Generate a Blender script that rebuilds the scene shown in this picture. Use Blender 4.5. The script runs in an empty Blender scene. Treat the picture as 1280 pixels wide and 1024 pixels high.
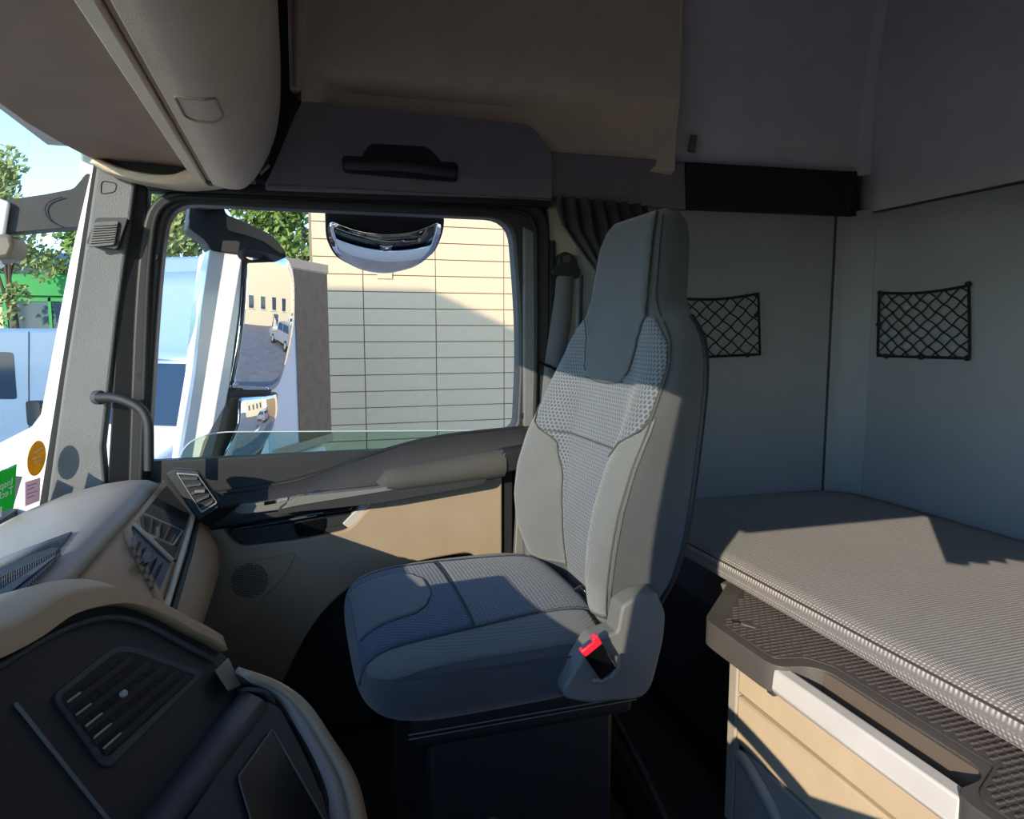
import bpy, bmesh, math, random
from mathutils import Vector as V, Matrix
from math import sin, cos, pi, radians, atan, tan, sqrt
random.seed(7)
sc = bpy.context.scene

# ------------------------------------------------------------------ camera, sky, sun, exposure
F = 880.0; PSI = atan(270/880.0); TH = atan(97/880.0)
CAM = V((0, 0, 1.15))
RT = V((cos(PSI), -sin(PSI), 0)); FW = V((sin(PSI)*cos(TH), cos(PSI)*cos(TH), -sin(TH))); UP = RT.cross(FW)
cam_d = bpy.data.cameras.new('camera'); cam = bpy.data.objects.new('camera', cam_d)
sc.collection.objects.link(cam)
cam_d.sensor_fit = 'HORIZONTAL'; cam_d.sensor_width = 36; cam_d.lens = 36*F/1280; cam_d.clip_start = .02; cam_d.clip_end = 2000
cam.matrix_world = Matrix(((RT.x, UP.x, -FW.x, 0), (RT.y, UP.y, -FW.y, 0), (RT.z, UP.z, -FW.z, CAM.z), (0, 0, 0, 1)))
sc.camera = cam

SUN_AZ = radians(43); SUN_EL = radians(17)        # direction the light travels: azimuth from +Y towards +X
w = bpy.data.worlds.new('sky'); sc.world = w; w.use_nodes = True
nt = w.node_tree; nt.nodes.clear()
sky = nt.nodes.new('ShaderNodeTexSky'); sky.sky_type = 'NISHITA'; sky.sun_disc = False
sky.sun_elevation = SUN_EL; sky.sun_rotation = SUN_AZ + pi; sky.altitude = 50; sky.air_density = .8; sky.dust_density = .0; sky.ozone_density = 3.0
bg = nt.nodes.new('ShaderNodeBackground'); bg.inputs['Strength'].default_value = .58
ow = nt.nodes.new('ShaderNodeOutputWorld')
nt.links.new(sky.outputs[0], bg.inputs[0]); nt.links.new(bg.outputs[0], ow.inputs[0])
sl = bpy.data.lights.new('sun', 'SUN'); sl.energy = 5.6; sl.angle = radians(.25); sl.color = (1, .87, .70)
so = bpy.data.objects.new('sun', sl); sc.collection.objects.link(so); so.location = (-20, -5, 12)
so.rotation_euler = V((cos(SUN_EL)*sin(SUN_AZ), cos(SUN_EL)*cos(SUN_AZ), -sin(SUN_EL))).to_track_quat('-Z', 'Y').to_euler()
vs = sc.view_settings; vs.view_transform = 'Standard'; vs.look = 'None'; vs.gamma = 1; vs.exposure = 0.0; sc.cycles.diffuse_bounces = 8; sc.cycles.max_bounces = 16; sc.cycles.transparent_max_bounces = 16; vs.use_curve_mapping = False

# ------------------------------------------------------------------ helpers
def ray(u, v): return FW + RT*((u-640)/F) + UP*((512-v)/F)
def P(u, v, X=None, Y=None, Z=None):
    d = ray(u, v)
    t = (X-CAM.x)/d.x if X is not None else (Y-CAM.y)/d.y if Y is not None else (Z-CAM.z)/d.z
    return CAM + d*t
def hit(u, v, p0, n):
    d = ray(u, v); return CAM + d*((p0-CAM).dot(n)/d.dot(n))
def PS(l, **k): return [P(u, v, **k) for u, v in l]
C = sc.collection
W = {}
def wl(o): return W.get(o.name, V((0, 0, 0))) if o else V((0, 0, 0))
def tag(o, label, cat, group=None, kind=None):
    o['label'] = label; o['category'] = cat
    if group: o['group'] = group
    if kind: o['kind'] = kind
    return o
def thing(name, loc, label, cat, group=None, kind=None):
    o = bpy.data.objects.new(name, None); C.objects.link(o); o.empty_display_size = .1
    o.location = loc; W[o.name] = V(loc)
    return tag(o, label, cat, group, kind)
def obj(name, vs_, fs, m, parent=None, smooth=True, bevel=0, seg=2, sub=0, ang=38, recalc=True):
    vs_ = [V(v) for v in vs_]
    lo = V([min(v[i] for v in vs_) for i in range(3)]); hi = V([max(v[i] for v in vs_) for i in range(3)])
    c = (lo+hi)/2
    if parent is None: c.z = lo.z
    me = bpy.data.meshes.new(name); me.from_pydata([v-c for v in vs_], [], fs); me.validate()
    if recalc:
     b = bmesh.new(); b.from_mesh(me); bmesh.ops.recalc_face_normals(b, faces=b.faces); b.to_mesh(me); b.free()
    o = bpy.data.objects.new(name, me); C.objects.link(o); W[o.name] = c
    if m: me.materials.append(m)
    if smooth:
        me.shade_smooth(); me.set_sharp_from_angle(angle=radians(ang))
    o.location = c - wl(parent)
    if parent: o.parent = parent
    if bevel:
        md = o.modifiers.new('bevel', 'BEVEL'); md.width = bevel; md.segments = seg; md.limit_method = 'ANGLE'; md.angle_limit = radians(30)
        md.harden_normals = False
    if sub:
        md = o.modifiers.new('sub', 'SUBSURF'); md.levels = sub; md.render_levels = sub
    return o
BF = [(0, 3, 2, 1), (4, 5, 6, 7), (0, 1, 5, 4), (1, 2, 6, 5), (2, 3, 7, 6), (3, 0, 4, 7)]
def hexa(name, p8, m, parent=None, bevel=.004, **k): return obj(name, p8, BF, m, parent, bevel=bevel, **k)
def box(name, a, b, m, parent=None, bevel=.004, **k):
    x0, y0, z0 = a; x1, y1, z1 = b
    return hexa(name, [(x0, y0, z0), (x1, y0, z0), (x1, y1, z0), (x0, y1, z0), (x0, y0, z1), (x1, y0, z1), (x1, y1, z1), (x0, y1, z1)], m, parent, bevel, **k)
def fil(pts, r, n=5, closed=True):
    """round the corners of a polygon; r is one radius or one per corner"""
    pts = [V(p) for p in pts]; N = len(pts); out = []
    rs = r if isinstance(r, (list, tuple)) else [r]*N
    for i, p in enumerate(pts):
        if (not closed and i in (0, N-1)) or rs[i] <= 0: out.append(p); continue
        a = pts[i-1]; b = pts[(i+1) % N]
        da = a-p; db = b-p
        ra = min(rs[i], da.length*.48); rb = min(rs[i], db.length*.48)
        q0 = p+da.normalized()*ra; q1 = p+db.normalized()*rb
        for k in range(n+1):
            t = k/n; out.append(q0*(1-t)**2 + p*2*t*(1-t) + q1*t*t)
    return out
def prism(name, poly, vec, m, parent=None, bevel=.003, **k):
    poly = [V(p) for p in poly]; vec = V(vec); N = len(poly)
    v = poly+[p+vec for p in poly]
    f = [tuple(range(N-1, -1, -1)), tuple(range(N, 2*N))]+[(i, (i+1) % N, N+(i+1) % N, N+i) for i in range(N)]
    return obj(name, v, f, m, parent, bevel=bevel, **k)
def ringplate(name, outer, inner, vec, m, parent=None, bevel=.004, **k):
    """frame between two outlines with the same point count"""
    N = len(outer); vec = V(vec)
    v = [V(p) for p in outer]+[V(p) for p in inner]; v += [p+vec for p in v]
    f = []
    for i in range(N):
        j = (i+1) % N
        f += [(i, j, N+j, N+i), (2*N+j, 2*N+i, 3*N+i, 3*N+j), (j, i, 2*N+i, 2*N+j), (N+i, N+j, 3*N+j, 3*N+i)]
    return obj(name, v, f, m, parent, bevel=bevel, **k)
def resample(pts, n, closed=True):
    pts = [V(p) for p in pts]; q = pts+[pts[0]] if closed else pts
    L = [0]
    for i in range(1, len(q)): L.append(L[-1]+(q[i]-q[i-1]).length)
    out = []; k = 0; m_ = n if closed else n-1
    for i in range(n):
        t = L[-1]*i/m_
        while k < len(L)-2 and L[k+1] < t: k += 1
        s = (t-L[k])/max(1e-9, L[k+1]-L[k]); out.append(q[k].lerp(q[k+1], min(1, s)))
    return out
def spline(pts, n=8, closed=False):
    pts = [V(p) for p in pts]; N = len(pts); out = []
    for i in range(N if closed else N-1):
        p0 = pts[(i-1) % N] if closed or i > 0 else pts[0]*2-pts[1]
        p1 = pts[i]; p2 = pts[(i+1) % N]
        p3 = pts[(i+2) % N] if closed or i+2 < N else p2*2-p1
        for k in range(n):
            t = k/n
            out.append(.5*((2*p1)+(p2-p0)*t+(2*p0-5*p1+4*p2-p3)*t*t+(3*p1-p0-3*p2+p3)*t**3))
    if not closed: out.append(pts[-1])
    return out
def tube_g(pts, r, n=8, closed=False, up=None, flat=1.0):
    pts = [V(p) for p in pts]; N = len(pts); vs_ = []; fs = []
    ref = V(up) if up else None
    prev = None
    for i, p in enumerate(pts):
        a = pts[i-1] if (i > 0 or closed) else p; b = pts[(i+1) % N] if (i < N-1 or closed) else p
        t = (b-a).normalized()
        if ref is not None: u = ref-t*ref.dot(t)
        elif prev is None:
            u = V((0, 0, 1))-t*t.z
            if u.length < .1: u = V((1, 0, 0))-t*t.x
        else: u = prev-t*prev.dot(t)
        u.normalize(); prev = u; s = t.cross(u)
        rr = r[i] if isinstance(r, (list, tuple)) else r
        for k in range(n):
            a_ = 2*pi*k/n; vs_.append(p+u*cos(a_)*rr*flat+s*sin(a_)*rr)
    for i in range(N if closed else N-1):
        j = (i+1) % N
        for k in range(n): fs.append((i*n+k, i*n+(k+1) % n, j*n+(k+1) % n, j*n+k))
    if not closed: fs += [tuple(range(n-1, -1, -1)), tuple(range((N-1)*n, N*n))]
    return vs_, fs
def tube(name, pts, r, m, parent=None, n=8, closed=False, up=None, flat=1.0, **k):
    v, f = tube_g(pts, r, n, closed, up, flat); return obj(name, v, f, m, parent, ang=60, **k)
def join(parts):
    v = []; f = []
    for a, b in parts:
        o = len(v); v += a; f += [tuple(i+o for i in q) for q in b]
    return v, f
def box_g(a, b):
    x0, y0, z0 = a; x1, y1, z1 = b
    return [V(q) for q in [(x0, y0, z0), (x1, y0, z0), (x1, y1, z0), (x0, y1, z0), (x0, y0, z1), (x1, y0, z1), (x1, y1, z1), (x0, y1, z1)]], list(BF)
def loft_g(rings, caps=True, closed=True):
    n = len(rings[0]); v = [V(p) for r in rings for p in r]; f = []
    for i in range(len(rings)-1):
        for k in range(n if closed else n-1):
            f.append((i*n+k, i*n+(k+1) % n, (i+1)*n+(k+1) % n, (i+1)*n+k))
    if caps and closed: f += [tuple(range(n-1, -1, -1)), tuple(range((len(rings)-1)*n, len(rings)*n))]
    return v, f
def loft(name, rings, m, parent=None, caps=True, closed=True, **k):
    v, f = loft_g(rings, caps, closed); return obj(name, v, f, m, parent, **k)
FACE = V((0, 0, 1.15))          # thin skins have their outer side towards the middle of the cab
def orient(v, f):
    cen = sum(v, V())/len(v); acc = 0
    for q in f:
        nr = (v[q[1]]-v[q[0]]).cross(v[q[2]]-v[q[0]])+(v[q[2]]-v[q[0]]).cross(v[q[3]]-v[q[0]]); acc += nr.dot(FACE-cen)
    return [q[::-1] for q in f] if acc < 0 else f
def shell(name, rows, th, m, parent=None, **k):
    """open surface from rows of points, thickened"""
    n = len(rows[0]); v = [V(p) for r in rows for p in r]; f = []
    for i in range(len(rows)-1):
        for j in range(n-1): f.append((i*n+j, i*n+j+1, (i+1)*n+j+1, (i+1)*n+j))
    f = orient(v, f)
    o = obj(name, v, f, m, parent, recalc=False, **k)
    md = o.modifiers.new('solid', 'SOLIDIFY'); md.thickness = abs(th); md.offset = -1 if th > 0 else 1
    return o
def surf(name, fn, nu, nv, m, parent=None, th=0, **k):
    rows = [[fn(i/nu, j/nv) for j in range(nv+1)] for i in range(nu+1)]
    if th: return shell(name, rows, th, m, parent, **k)
    v = [V(p) for r in rows for p in r]; n = nv+1
    f = [(i*n+j, i*n+j+1, (i+1)*n+j+1, (i+1)*n+j) for i in range(nu) for j in range(nv)]
    return obj(name, v, f, m, parent, **k)
def copy_tree(o, parent=None, loc=None):
    c = o.copy(); C.objects.link(c); W[c.name] = V(loc) if loc is not None else wl(o)
    c.parent = parent
    if loc is not None: c.location = V(loc)
    for ch in list(o.children): copy_tree(ch, c)
    return c
def cyl_g(c, axis, r, h, n=20, r2=None):
    c = V(c); ax = V(axis).normalized(); u = V((0, 0, 1)) if abs(ax.z) < .9 else V((1, 0, 0))
    u = (u-ax*u.dot(ax)).normalized(); s = ax.cross(u); r2 = r if r2 is None else r2
    return loft_g([[c+ax*t+(u*cos(2*pi*k/n)+s*sin(2*pi*k/n))*rr for k in range(n)] for t, rr in ((0, r), (h, r2))])
def cyl(name, c, axis, r, h, m, parent=None, n=20, r2=None, bevel=0, **k):
    v, f = cyl_g(c, axis, r, h, n, r2); return obj(name, v, f, m, parent, bevel=bevel, **k)

# ------------------------------------------------------------------ materials
def lin(c):
    return tuple((x/255/12.92 if x/255 <= .04045 else ((x/255+.055)/1.055)**2.4) for x in c)
M = {}
def mat(name, rgb, rough=.6, metal=0, bump=0, scale=300, var=.06, vscale=9, kind='noise', spec=.5, sheen=0, coat=0, rgb2=None, detail=2):
    m = bpy.data.materials.new(name); m.use_nodes = True; t = m.node_tree; b = t.nodes['Principled BSDF']
    L = t.links.new; N = t.nodes.new
    col = lin(rgb)
    b.inputs['Roughness'].default_value = rough; b.inputs['Metallic'].default_value = metal
    b.inputs['Specular IOR Level'].default_value = spec
    if sheen: b.inputs['Sheen Weight'].default_value = sheen; b.inputs['Sheen Roughness'].default_value = .5
    if coat: b.inputs['Coat Weight'].default_value = coat
    tc = N('ShaderNodeTexCoord')
    nz = N('ShaderNodeTexNoise'); nz.inputs['Scale'].default_value = vscale; nz.inputs['Detail'].default_value = 5
    L(tc.outputs['Object'], nz.inputs['Vector'])
    cr = N('ShaderNodeValToRGB'); e = cr.color_ramp.elements
    e[0].position = .3; e[1].position = .7
    e[0].color = (*[x*(1-var) for x in col], 1); e[1].color = (*[min(1, x*(1+var)) for x in col], 1)
    L(nz.outputs['Fac'], cr.inputs['Fac']); out = cr.outputs['Color']; h = None
    if kind == 'noise':
        k = N('ShaderNodeTexNoise'); k.inputs['Scale'].default_value = scale; k.inputs['Detail'].default_value = detail; L(tc.outputs['Object'], k.inputs['Vector']); h = k.outputs['Fac']
    elif kind == 'grain':
        k = N('ShaderNodeTexVoronoi'); k.inputs['Scale'].default_value = scale; L(tc.outputs['Object'], k.inputs['Vector']); h = k.outputs['Distance']
    elif kind == 'weave':
        hs = []
        for d, off in (('X', 0), ('Y', 1), ('Z', 2)):
            k = N('ShaderNodeTexWave'); k.bands_direction = d; k.inputs['Scale'].default_value = scale; k.inputs['Distortion'].default_value = .6; k.inputs['Detail'].default_value = 1
            L(tc.outputs['Object'], k.inputs['Vector']); hs.append(k.outputs['Fac'])
        a = N('ShaderNodeMath'); a.operation = 'MULTIPLY'; L(hs[0], a.inputs[0]); L(hs[1], a.inputs[1])
        c = N('ShaderNodeMath'); c.operation = 'ADD'; L(a.outputs[0], c.inputs[0]); L(hs[2], c.inputs[1])
        h = c.outputs[0]
    elif kind == 'weave2':
        hs = []
        for d in ('X', 'Y'):
            k = N('ShaderNodeTexWave'); k.bands_direction = d; k.inputs['Scale'].default_value = scale*(1 if d == 'X' else .6); k.inputs['Distortion'].default_value = 1.0; k.inputs['Detail'].default_value = 1; k.inputs['Detail Scale'].default_value = 4
            L(tc.outputs['Object'], k.inputs['Vector']); hs.append(k.outputs['Fac'])
        a = N('ShaderNodeMath'); a.operation = 'MULTIPLY'; L(hs[0], a.inputs[0]); L(hs[1], a.inputs[1]); h = a.outputs[0]
    elif kind == 'twill':
        k = N('ShaderNodeTexWave'); k.bands_direction = 'DIAGONAL'; k.inputs['Scale'].default_value = scale; k.inputs['Distortion'].default_value = 1.2; k.inputs['Detail Scale'].default_value = 3
        L(tc.outputs['Object'], k.inputs['Vector']); h = k.outputs['Fac']
    elif kind in ('hexb', 'hexc'):
        acc = None
        for q in range(3):
            a_ = q*pi/3+(pi/6 if kind == 'hexb' else 0); d = (0, cos(a_)*scale, sin(a_)*scale) if kind == 'hexb' else (cos(a_)*scale, sin(a_)*scale, 0)
            vm = N('ShaderNodeVectorMath'); vm.operation = 'DOT_PRODUCT'; vm.inputs[1].default_value = d; L(tc.outputs['Object'], vm.inputs[0])
            cs_ = N('ShaderNodeMath'); cs_.operation = 'COSINE'; L(vm.outputs['Value'], cs_.inputs[0])
            if acc is None: acc = cs_.outputs[0]
            else:
                ad = N('ShaderNodeMath'); ad.operation = 'ADD'; L(acc, ad.inputs[0]); L(cs_.outputs[0], ad.inputs[1]); acc = ad.outputs[0]
        mr = N('ShaderNodeMapRange'); mr.inputs['From Min'].default_value = -1.0; mr.inputs['From Max'].default_value = .6; L(acc, mr.inputs['Value']); h = mr.outputs['Result']
    if rgb2 is not None and h is not None:
        mx = N('ShaderNodeMix'); mx.data_type = 'RGBA'; L(h, mx.inputs['Factor']); L(out, mx.inputs['A']); mx.inputs['B'].default_value = (*lin(rgb2), 1)
        # A shows in the grooves, B on the tops
        out = mx.outputs['Result']
    L(out, b.inputs['Base Color'])
    if bump and h is not None:
        bp = N('ShaderNodeBump'); bp.inputs['Strength'].default_value = bump; bp.inputs['Distance'].default_value = .002
        L(h, bp.inputs['Height']); L(bp.outputs['Normal'], b.inputs['Normal'])
    M[name] = m; return m
def glass(name, rgb=(255, 255, 255), alpha=.12, rough=.0):
    m = bpy.data.materials.new(name); m.use_nodes = True; t = m.node_tree; t.nodes.clear()
    N = t.nodes.new; o = N('ShaderNodeOutputMaterial'); mx = N('ShaderNodeMixShader'); tr = N('ShaderNodeBsdfTransparent'); gl = N('ShaderNodeBsdfGlossy'); fr = N('ShaderNodeLayerWeight')
    tr.inputs[0].default_value = (*lin(rgb), 1); gl.inputs['Roughness'].default_value = rough; fr.inputs['Blend'].default_value = alpha
    t.links.new(fr.outputs['Fresnel'], mx.inputs[0]); t.links.new(tr.outputs[0], mx.inputs[1]); t.links.new(gl.outputs[0], mx.inputs[2]); t.links.new(mx.outputs[0], o.inputs[0])
    M[name] = m; return m
mat('black_plastic', (30, 30, 33), .55, bump=.25, scale=900, kind='grain')
mat('dark_plastic', (66, 64, 68), .6, bump=.3, scale=700, kind='grain')
mat('grey_trim', (108, 109, 110), .65, bump=.5, scale=420, kind='grain')
mat('frame_dark', (44, 42, 44), .5, bump=.15, scale=800, kind='grain')
mat('seal', (22, 22, 24), .7)
mat('rubber', (20, 20, 22), .8, bump=.3, scale=200)
mat('beige', (160, 140, 116), .62, bump=.3, scale=800, kind='grain')
mat('brown_dash', (190, 152, 112), .6, bump=.35, scale=750, kind='grain')
mat('dash_top', (160, 150, 140), .42, bump=.4, scale=650, kind='grain')
mat('console', (226, 202, 176), .6, bump=.35, scale=700, kind='grain')
mat('panel_dark', (132, 122, 126), .6, bump=.3, scale=700, kind='grain')
mat('sill', (44, 44, 47), .7, bump=.5, scale=420, kind='grain')
mat('arm_fabric', (74, 71, 68), .95, bump=.5, scale=1200)
mat('case_brown', (110, 98, 86), .5)
mat('visor', (176, 150, 130), .75, bump=.1, scale=300)
mat('headliner', (216, 210, 212), .95, bump=.3, scale=1500, var=.04)
mat('wall_fabric', (150, 152, 156), .95, bump=.25, scale=1500, var=.05, vscale=3)
mat('olive', (222, 198, 172), .8, bump=.2, scale=700, kind='grain')
mat('strip_black', (26, 26, 29), .7, bump=.2, scale=900)
mat('pillar_beige', (172, 164, 148), .7, bump=.2, scale=800, kind='grain')
mat('seat_grey', (104, 104, 103), .95, bump=.5, scale=130, kind='weave', sheen=.25)
mat('seat_side', (72, 72, 74), .95, bump=.5, scale=1500, sheen=.3, var=.08)
mat('seat_panel', (80, 81, 84), .95, bump=.12, scale=130, kind='weave', sheen=.25)
mat('seat_hex', (112, 115, 120), .95, bump=.5, scale=760, kind='hexb', sheen=.2, rgb2=(74, 77, 84))
mat('seat_hex_flat', (100, 103, 110), .95, bump=.5, scale=760, kind='hexc', sheen=.2, rgb2=(76, 80, 88))
mat('seat_hex_dark', (72, 80, 98), .95, bump=.5, scale=760, kind='hexc', sheen=.2, rgb2=(60, 68, 86))
mat('seam', (70, 70, 72), .9)
mat('mattress', (126, 122, 119), .95, bump=.6, scale=62, kind='weave2', rgb2=(206, 201, 196), sheen=.1)
mat('mattress_edge', (110, 106, 104), .95, bump=.8, scale=170, kind='weave', rgb2=(84, 82, 80))
mat('tray', (84, 79, 77), .5, bump=.2, scale=700, kind='grain')
mat('tray_lip', (92, 88, 84), .5, bump=.25, scale=500, kind='grain')
mat('locker_tan', (214, 192, 160), .6, bump=.15, scale=600, kind='grain')
mat('locker_grey', (172, 166, 158), .6, bump=.15, scale=600, kind='grain')
mat('handle_silver', (220, 216, 210), .4, bump=.05, scale=500)
mat('silver', (165, 163, 160), .38, metal=.6, bump=.1, scale=700)
mat('cover_grey', (112, 110, 106), .5, bump=.2, scale=900, kind='grain')
mat('rim_grey', (176, 172, 168), .5, bump=.1, scale=800)
mat('rim_beige', (200, 180, 150), .5)
mat('gloss_black', (14, 14, 16), .12, coat=.5)
mat('screen', (16, 18, 20), .2)
mat('display', (60, 62, 58), .08, coat=.6)
mat('belt', (120, 122, 126), .85, bump=.7, scale=500, kind='twill')
mat('red', (235, 40, 60), .35)
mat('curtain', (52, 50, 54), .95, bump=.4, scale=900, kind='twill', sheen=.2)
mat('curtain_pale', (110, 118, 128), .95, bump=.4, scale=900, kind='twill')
mat('net', (12, 12, 13), .8)
mat('white_paint', (236, 236, 236), .25, coat=.4, var=.01)
mat('grey_white', (196, 200, 206), .3, coat=.3, var=.02)
mat('van_dark', (30, 32, 36), .5)
mat('chrome', (215, 218, 222), .12, metal=1)
mat('mirror', (235, 238, 240), .0, metal=1, var=0)
mat('tyre', (24, 24, 25), .85)
mat('headlamp', (190, 200, 210), .1, metal=.7)
mat('tail', (190, 30, 28), .3)
mat('asphalt', (120, 117, 116), .95, bump=.6, scale=160, var=.16, vscale=2)
mat('block', (212, 184, 148), .85, bump=.2, scale=60, var=.03)
mat('joint', (140, 120, 92), .9)
mat('smear_brown', (120, 100, 80), .85, bump=.3, scale=60, var=.12)
mat('green_paint', (40, 150, 70), .5)
mat('green_dark', (40, 92, 58), .6)
mat('cream', (214, 196, 160), .8)
mat('leaf', (112, 136, 62), .7, var=.35, vscale=6)
mat('leaf_pale', (140, 150, 92), .7, var=.3, vscale=6)
mat('bark', (88, 72, 58), .9, bump=.6, scale=30)
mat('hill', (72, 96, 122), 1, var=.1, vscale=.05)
mat('sticker_green', (52, 196, 84), .6, var=.02)
mat('sticker_white', (236, 240, 236), .6, var=.02)
mat('sticker_yellow', (226, 180, 40), .6, var=.12, vscale=60)
mat('sticker_pink', (226, 200, 206), .6, var=.03)
mat('print_dark', (70, 60, 66), .7)
mat('car_grey', (120, 122, 128), .25, coat=.4)
mat('kerb', (206, 196, 172), .9, bump=.2, scale=60)
for k in ('sticker_green', 'sticker_yellow', 'sticker_pink'):        # thin paper lets daylight through
    t = M[k].node_tree; b_ = t.nodes['Principled BSDF']; tl_ = t.nodes.new('ShaderNodeBsdfTranslucent'); mx_ = t.nodes.new('ShaderNodeMixShader'); mx_.inputs[0].default_value = .5
    src = b_.inputs['Base Color'].links[0].from_socket; t.links.new(src, tl_.inputs[0]); ou = t.nodes['Material Output']
    t.links.new(b_.outputs[0], mx_.inputs[1]); t.links.new(tl_.outputs[0], mx_.inputs[2]); t.links.new(mx_.outputs[0], ou.inputs[0])
glass('clear_glass', (250, 253, 251), .03)
glass('door_glass', (222, 236, 228), .06)
glass('car_glass', (60, 84, 100), .35)
m = M['car_glass']
def windowm():
    m = bpy.data.materials.new('window_dark'); m.use_nodes = True; b = m.node_tree.nodes['Principled BSDF']
    b.inputs['Base Color'].default_value = (*lin((46, 66, 84)), 1); b.inputs['Roughness'].default_value = .06; M['window_dark'] = m
windowm()

# ------------------------------------------------------------------ cab shell (the setting)
def struct(o, label, cat): return tag(o, label, cat, kind='structure')
struct(box('floor', (-.72, -.32, -.08), (1.9, 2.06, 0), M['rubber'], bevel=0), 'black rubber floor of the cab', 'floor')
struct(box('ceiling', (-.55, -.32, 2.42), (1.9, 2.06, 2.5), M['headliner'], bevel=0), 'grey fabric roof lining of the cab', 'ceiling')

wr = thing('wall_right', (1.2, 1.95, 0), 'grey fabric lined side wall beside the bunk', 'wall', kind='structure')
# fabric skin: lower part with rounded corner into the rear wall, upper part above the black strip
def corner(x): return [V((.78, 1.955, 0)), V((1.2, 1.955, 0)), V((1.60, 1.955, 0)), V((1.712, 1.952, 0))]
box('side_lining', (.80, 1.955, .30), (1.712, 2.0, 1.545), M['wall_fabric'], wr, bevel=.004)
cs = [V((1.722, 1.956, 0)), V((1.755, 1.945, 0)), V((1.785, 1.915, 0)), V((1.80, 1.87, 0))]
pr_ = spline(cs, 5)
loft('corner_lining', [[V((p.x, p.y, z)) for p in pr_]+[V((1.86, 1.87, z)), V((1.86, 2.0, z)), V((1.722, 2.0, z))] for z in (.30, 1.545)], M['wall_fabric'], wr, bevel=.002)
box('seam', (1.710, 1.957, .3), (1.724, 1.985, 1.54), M['seam'], wr, bevel=0)
# upper lining leans in a little towards the roof
up_rows = []
for z, dy in ((1.66, .0), (1.8, .0), (2.0, -.012), (2.2, -.04), (2.43, -.10)):
    up_rows.append([V((x, 1.945+dy, z)) for x in (1.06, 1.4, 1.70)]+[V((1.775+.02*(z-1.66), 1.94+dy, z)), V((1.80, 1.90+dy, z))])
shell('upper_lining', up_rows, .03, M['headliner'], wr)

wk = thing('wall_rear', (1.82, .8, 0), 'grey fabric lined rear wall behind the bunk', 'wall', kind='structure')
box('rear_lining', (1.80, -.27, .25), (1.86, 1.87, 1.531), M['wall_fabric'], wk, bevel=.003)
v_, f_ = [], []
shell('upper_rear_lining', [[V((1.797-.0*k, y, z)) for y in (-.27, .4, 1.0, 1.5, 1.72, 1.86, 1.94)] for z, k in ((1.5365, 0), (1.9, 0), (2.43, 0))], .05, M['headliner'], wk)
box('outer_panel', (1.90, -.32, -.9), (1.93, 2.08, 2.5), M['white_paint'], wk, bevel=.004)
tube('seam', [(1.7975, -.26, 1.534), (1.7975, 1.9, 1.534)], .0028, M['seam'], wk, n=6)
tube('corner_piping', spline([(1.795, 1.938, 1.67), (1.797, 1.937, 1.85), (1.80, 1.92, 2.15), (1.80, 1.86, 2.4)], 5), .0025, M['seam'], wk, n=6)

wlft = thing('wall_left', (1.3, -.28, 0), "lined wall and door on the driver's side of the cab", 'wall', kind='structure')
box('rear_panel', (.72, -.32, 0), (1.9, -.27, 2.45), M['wall_fabric'], wlft, bevel=.003)
box('upper_panel', (-.5, -.32, 1.60), (.72, -.27, 2.45), M['headliner'], wlft, bevel=.003)
box('door_panel', (-.62, -.32, 0), (.72, -.275, .84), M['beige'], wlft, bevel=.004)
box('window_header', (-.62, -.32, 1.40), (.72, -.275, 1.60), M['frame_dark'], wlft, bevel=.004)
rows = [crow_y for crow_y in ([V((.035+.685*k/40, -.268+.018*sin(k*1.9), z-.03*q*k/40)) for k in range(41)] for z, q in ((1.42, 0), (1.33, .3), (1.235, 1)))]
shell('shade_curtain', rows, .004, M['curtain'], wlft, ang=80)  # added out of view to cut the sunlight on mattress and rear wall
hexa('front_post', [(-.82, -.32, .7), (-.775, -.32, .7), (-.775, -.28, .7), (-.82, -.28, .7), (-.65, -.32, 1.62), (-.605, -.32, 1.62), (-.605, -.28, 1.62), (-.65, -.28, 1.62)], M['dark_plastic'], wlft)

wf = thing('wall_front', (-.68, .8, 0), 'front bulkhead of the cab below and above the windscreen', 'wall', kind='structure')
box('bulkhead', (-.74, -.32, 0), (-.68, 2.02, .71), M['black_plastic'], wf)
box('front_roof', (-.56, -.32, 1.60), (-.50, 2.02, 2.45), M['headliner'], wf)

# windscreen
ws = thing('window_1', (-.58, .8, .73), 'sloping windscreen with black border beside the pillar', 'windscreen', kind='structure')
A0 = V((-.675, 1.965, .72)); A1 = V((-.492, 1.945, 1.60))
def wsx(z): return A0.x+(A1.x-A0.x)*(z-A0.z)/(A1.z-A0.z)
YC = 1.70
hexa('pane', [V((wsx(z)+dx, y, z)) for z in (.72, 1.60) for dx, y in ((0, -.27), (.006, -.27), (.006, YC), (0, YC))], M['clear_glass'], ws, bevel=0)
CB, CT = P(52, 640, Y=1.95), P(124, 174, Y=1.95)
CB = CB+(CB-CT)*(.02/(CT.z-CB.z)); K0, K1 = V((wsx(CB.z), YC, CB.z)), V((wsx(CT.z), YC, CT.z))
hexa('corner_pane', [K0, K0+V((.006, 0, 0)), CB+V((.006, 0, 0)), CB, K1, K1+V((.006, 0, 0)), CT+V((.006, 0, 0)), CT], M['clear_glass'], ws, bevel=0)
hexa('black_border', [P(48, 640, Y=1.945), P(58, 640, Y=1.945), P(58, 640, Y=1.975), P(48, 640, Y=1.975), P(117, 205, Y=1.945), P(124, 205, Y=1.945), P(124, 205, Y=1.975), P(117, 205, Y=1.975)], M['seal'], ws, bevel=0)

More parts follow.
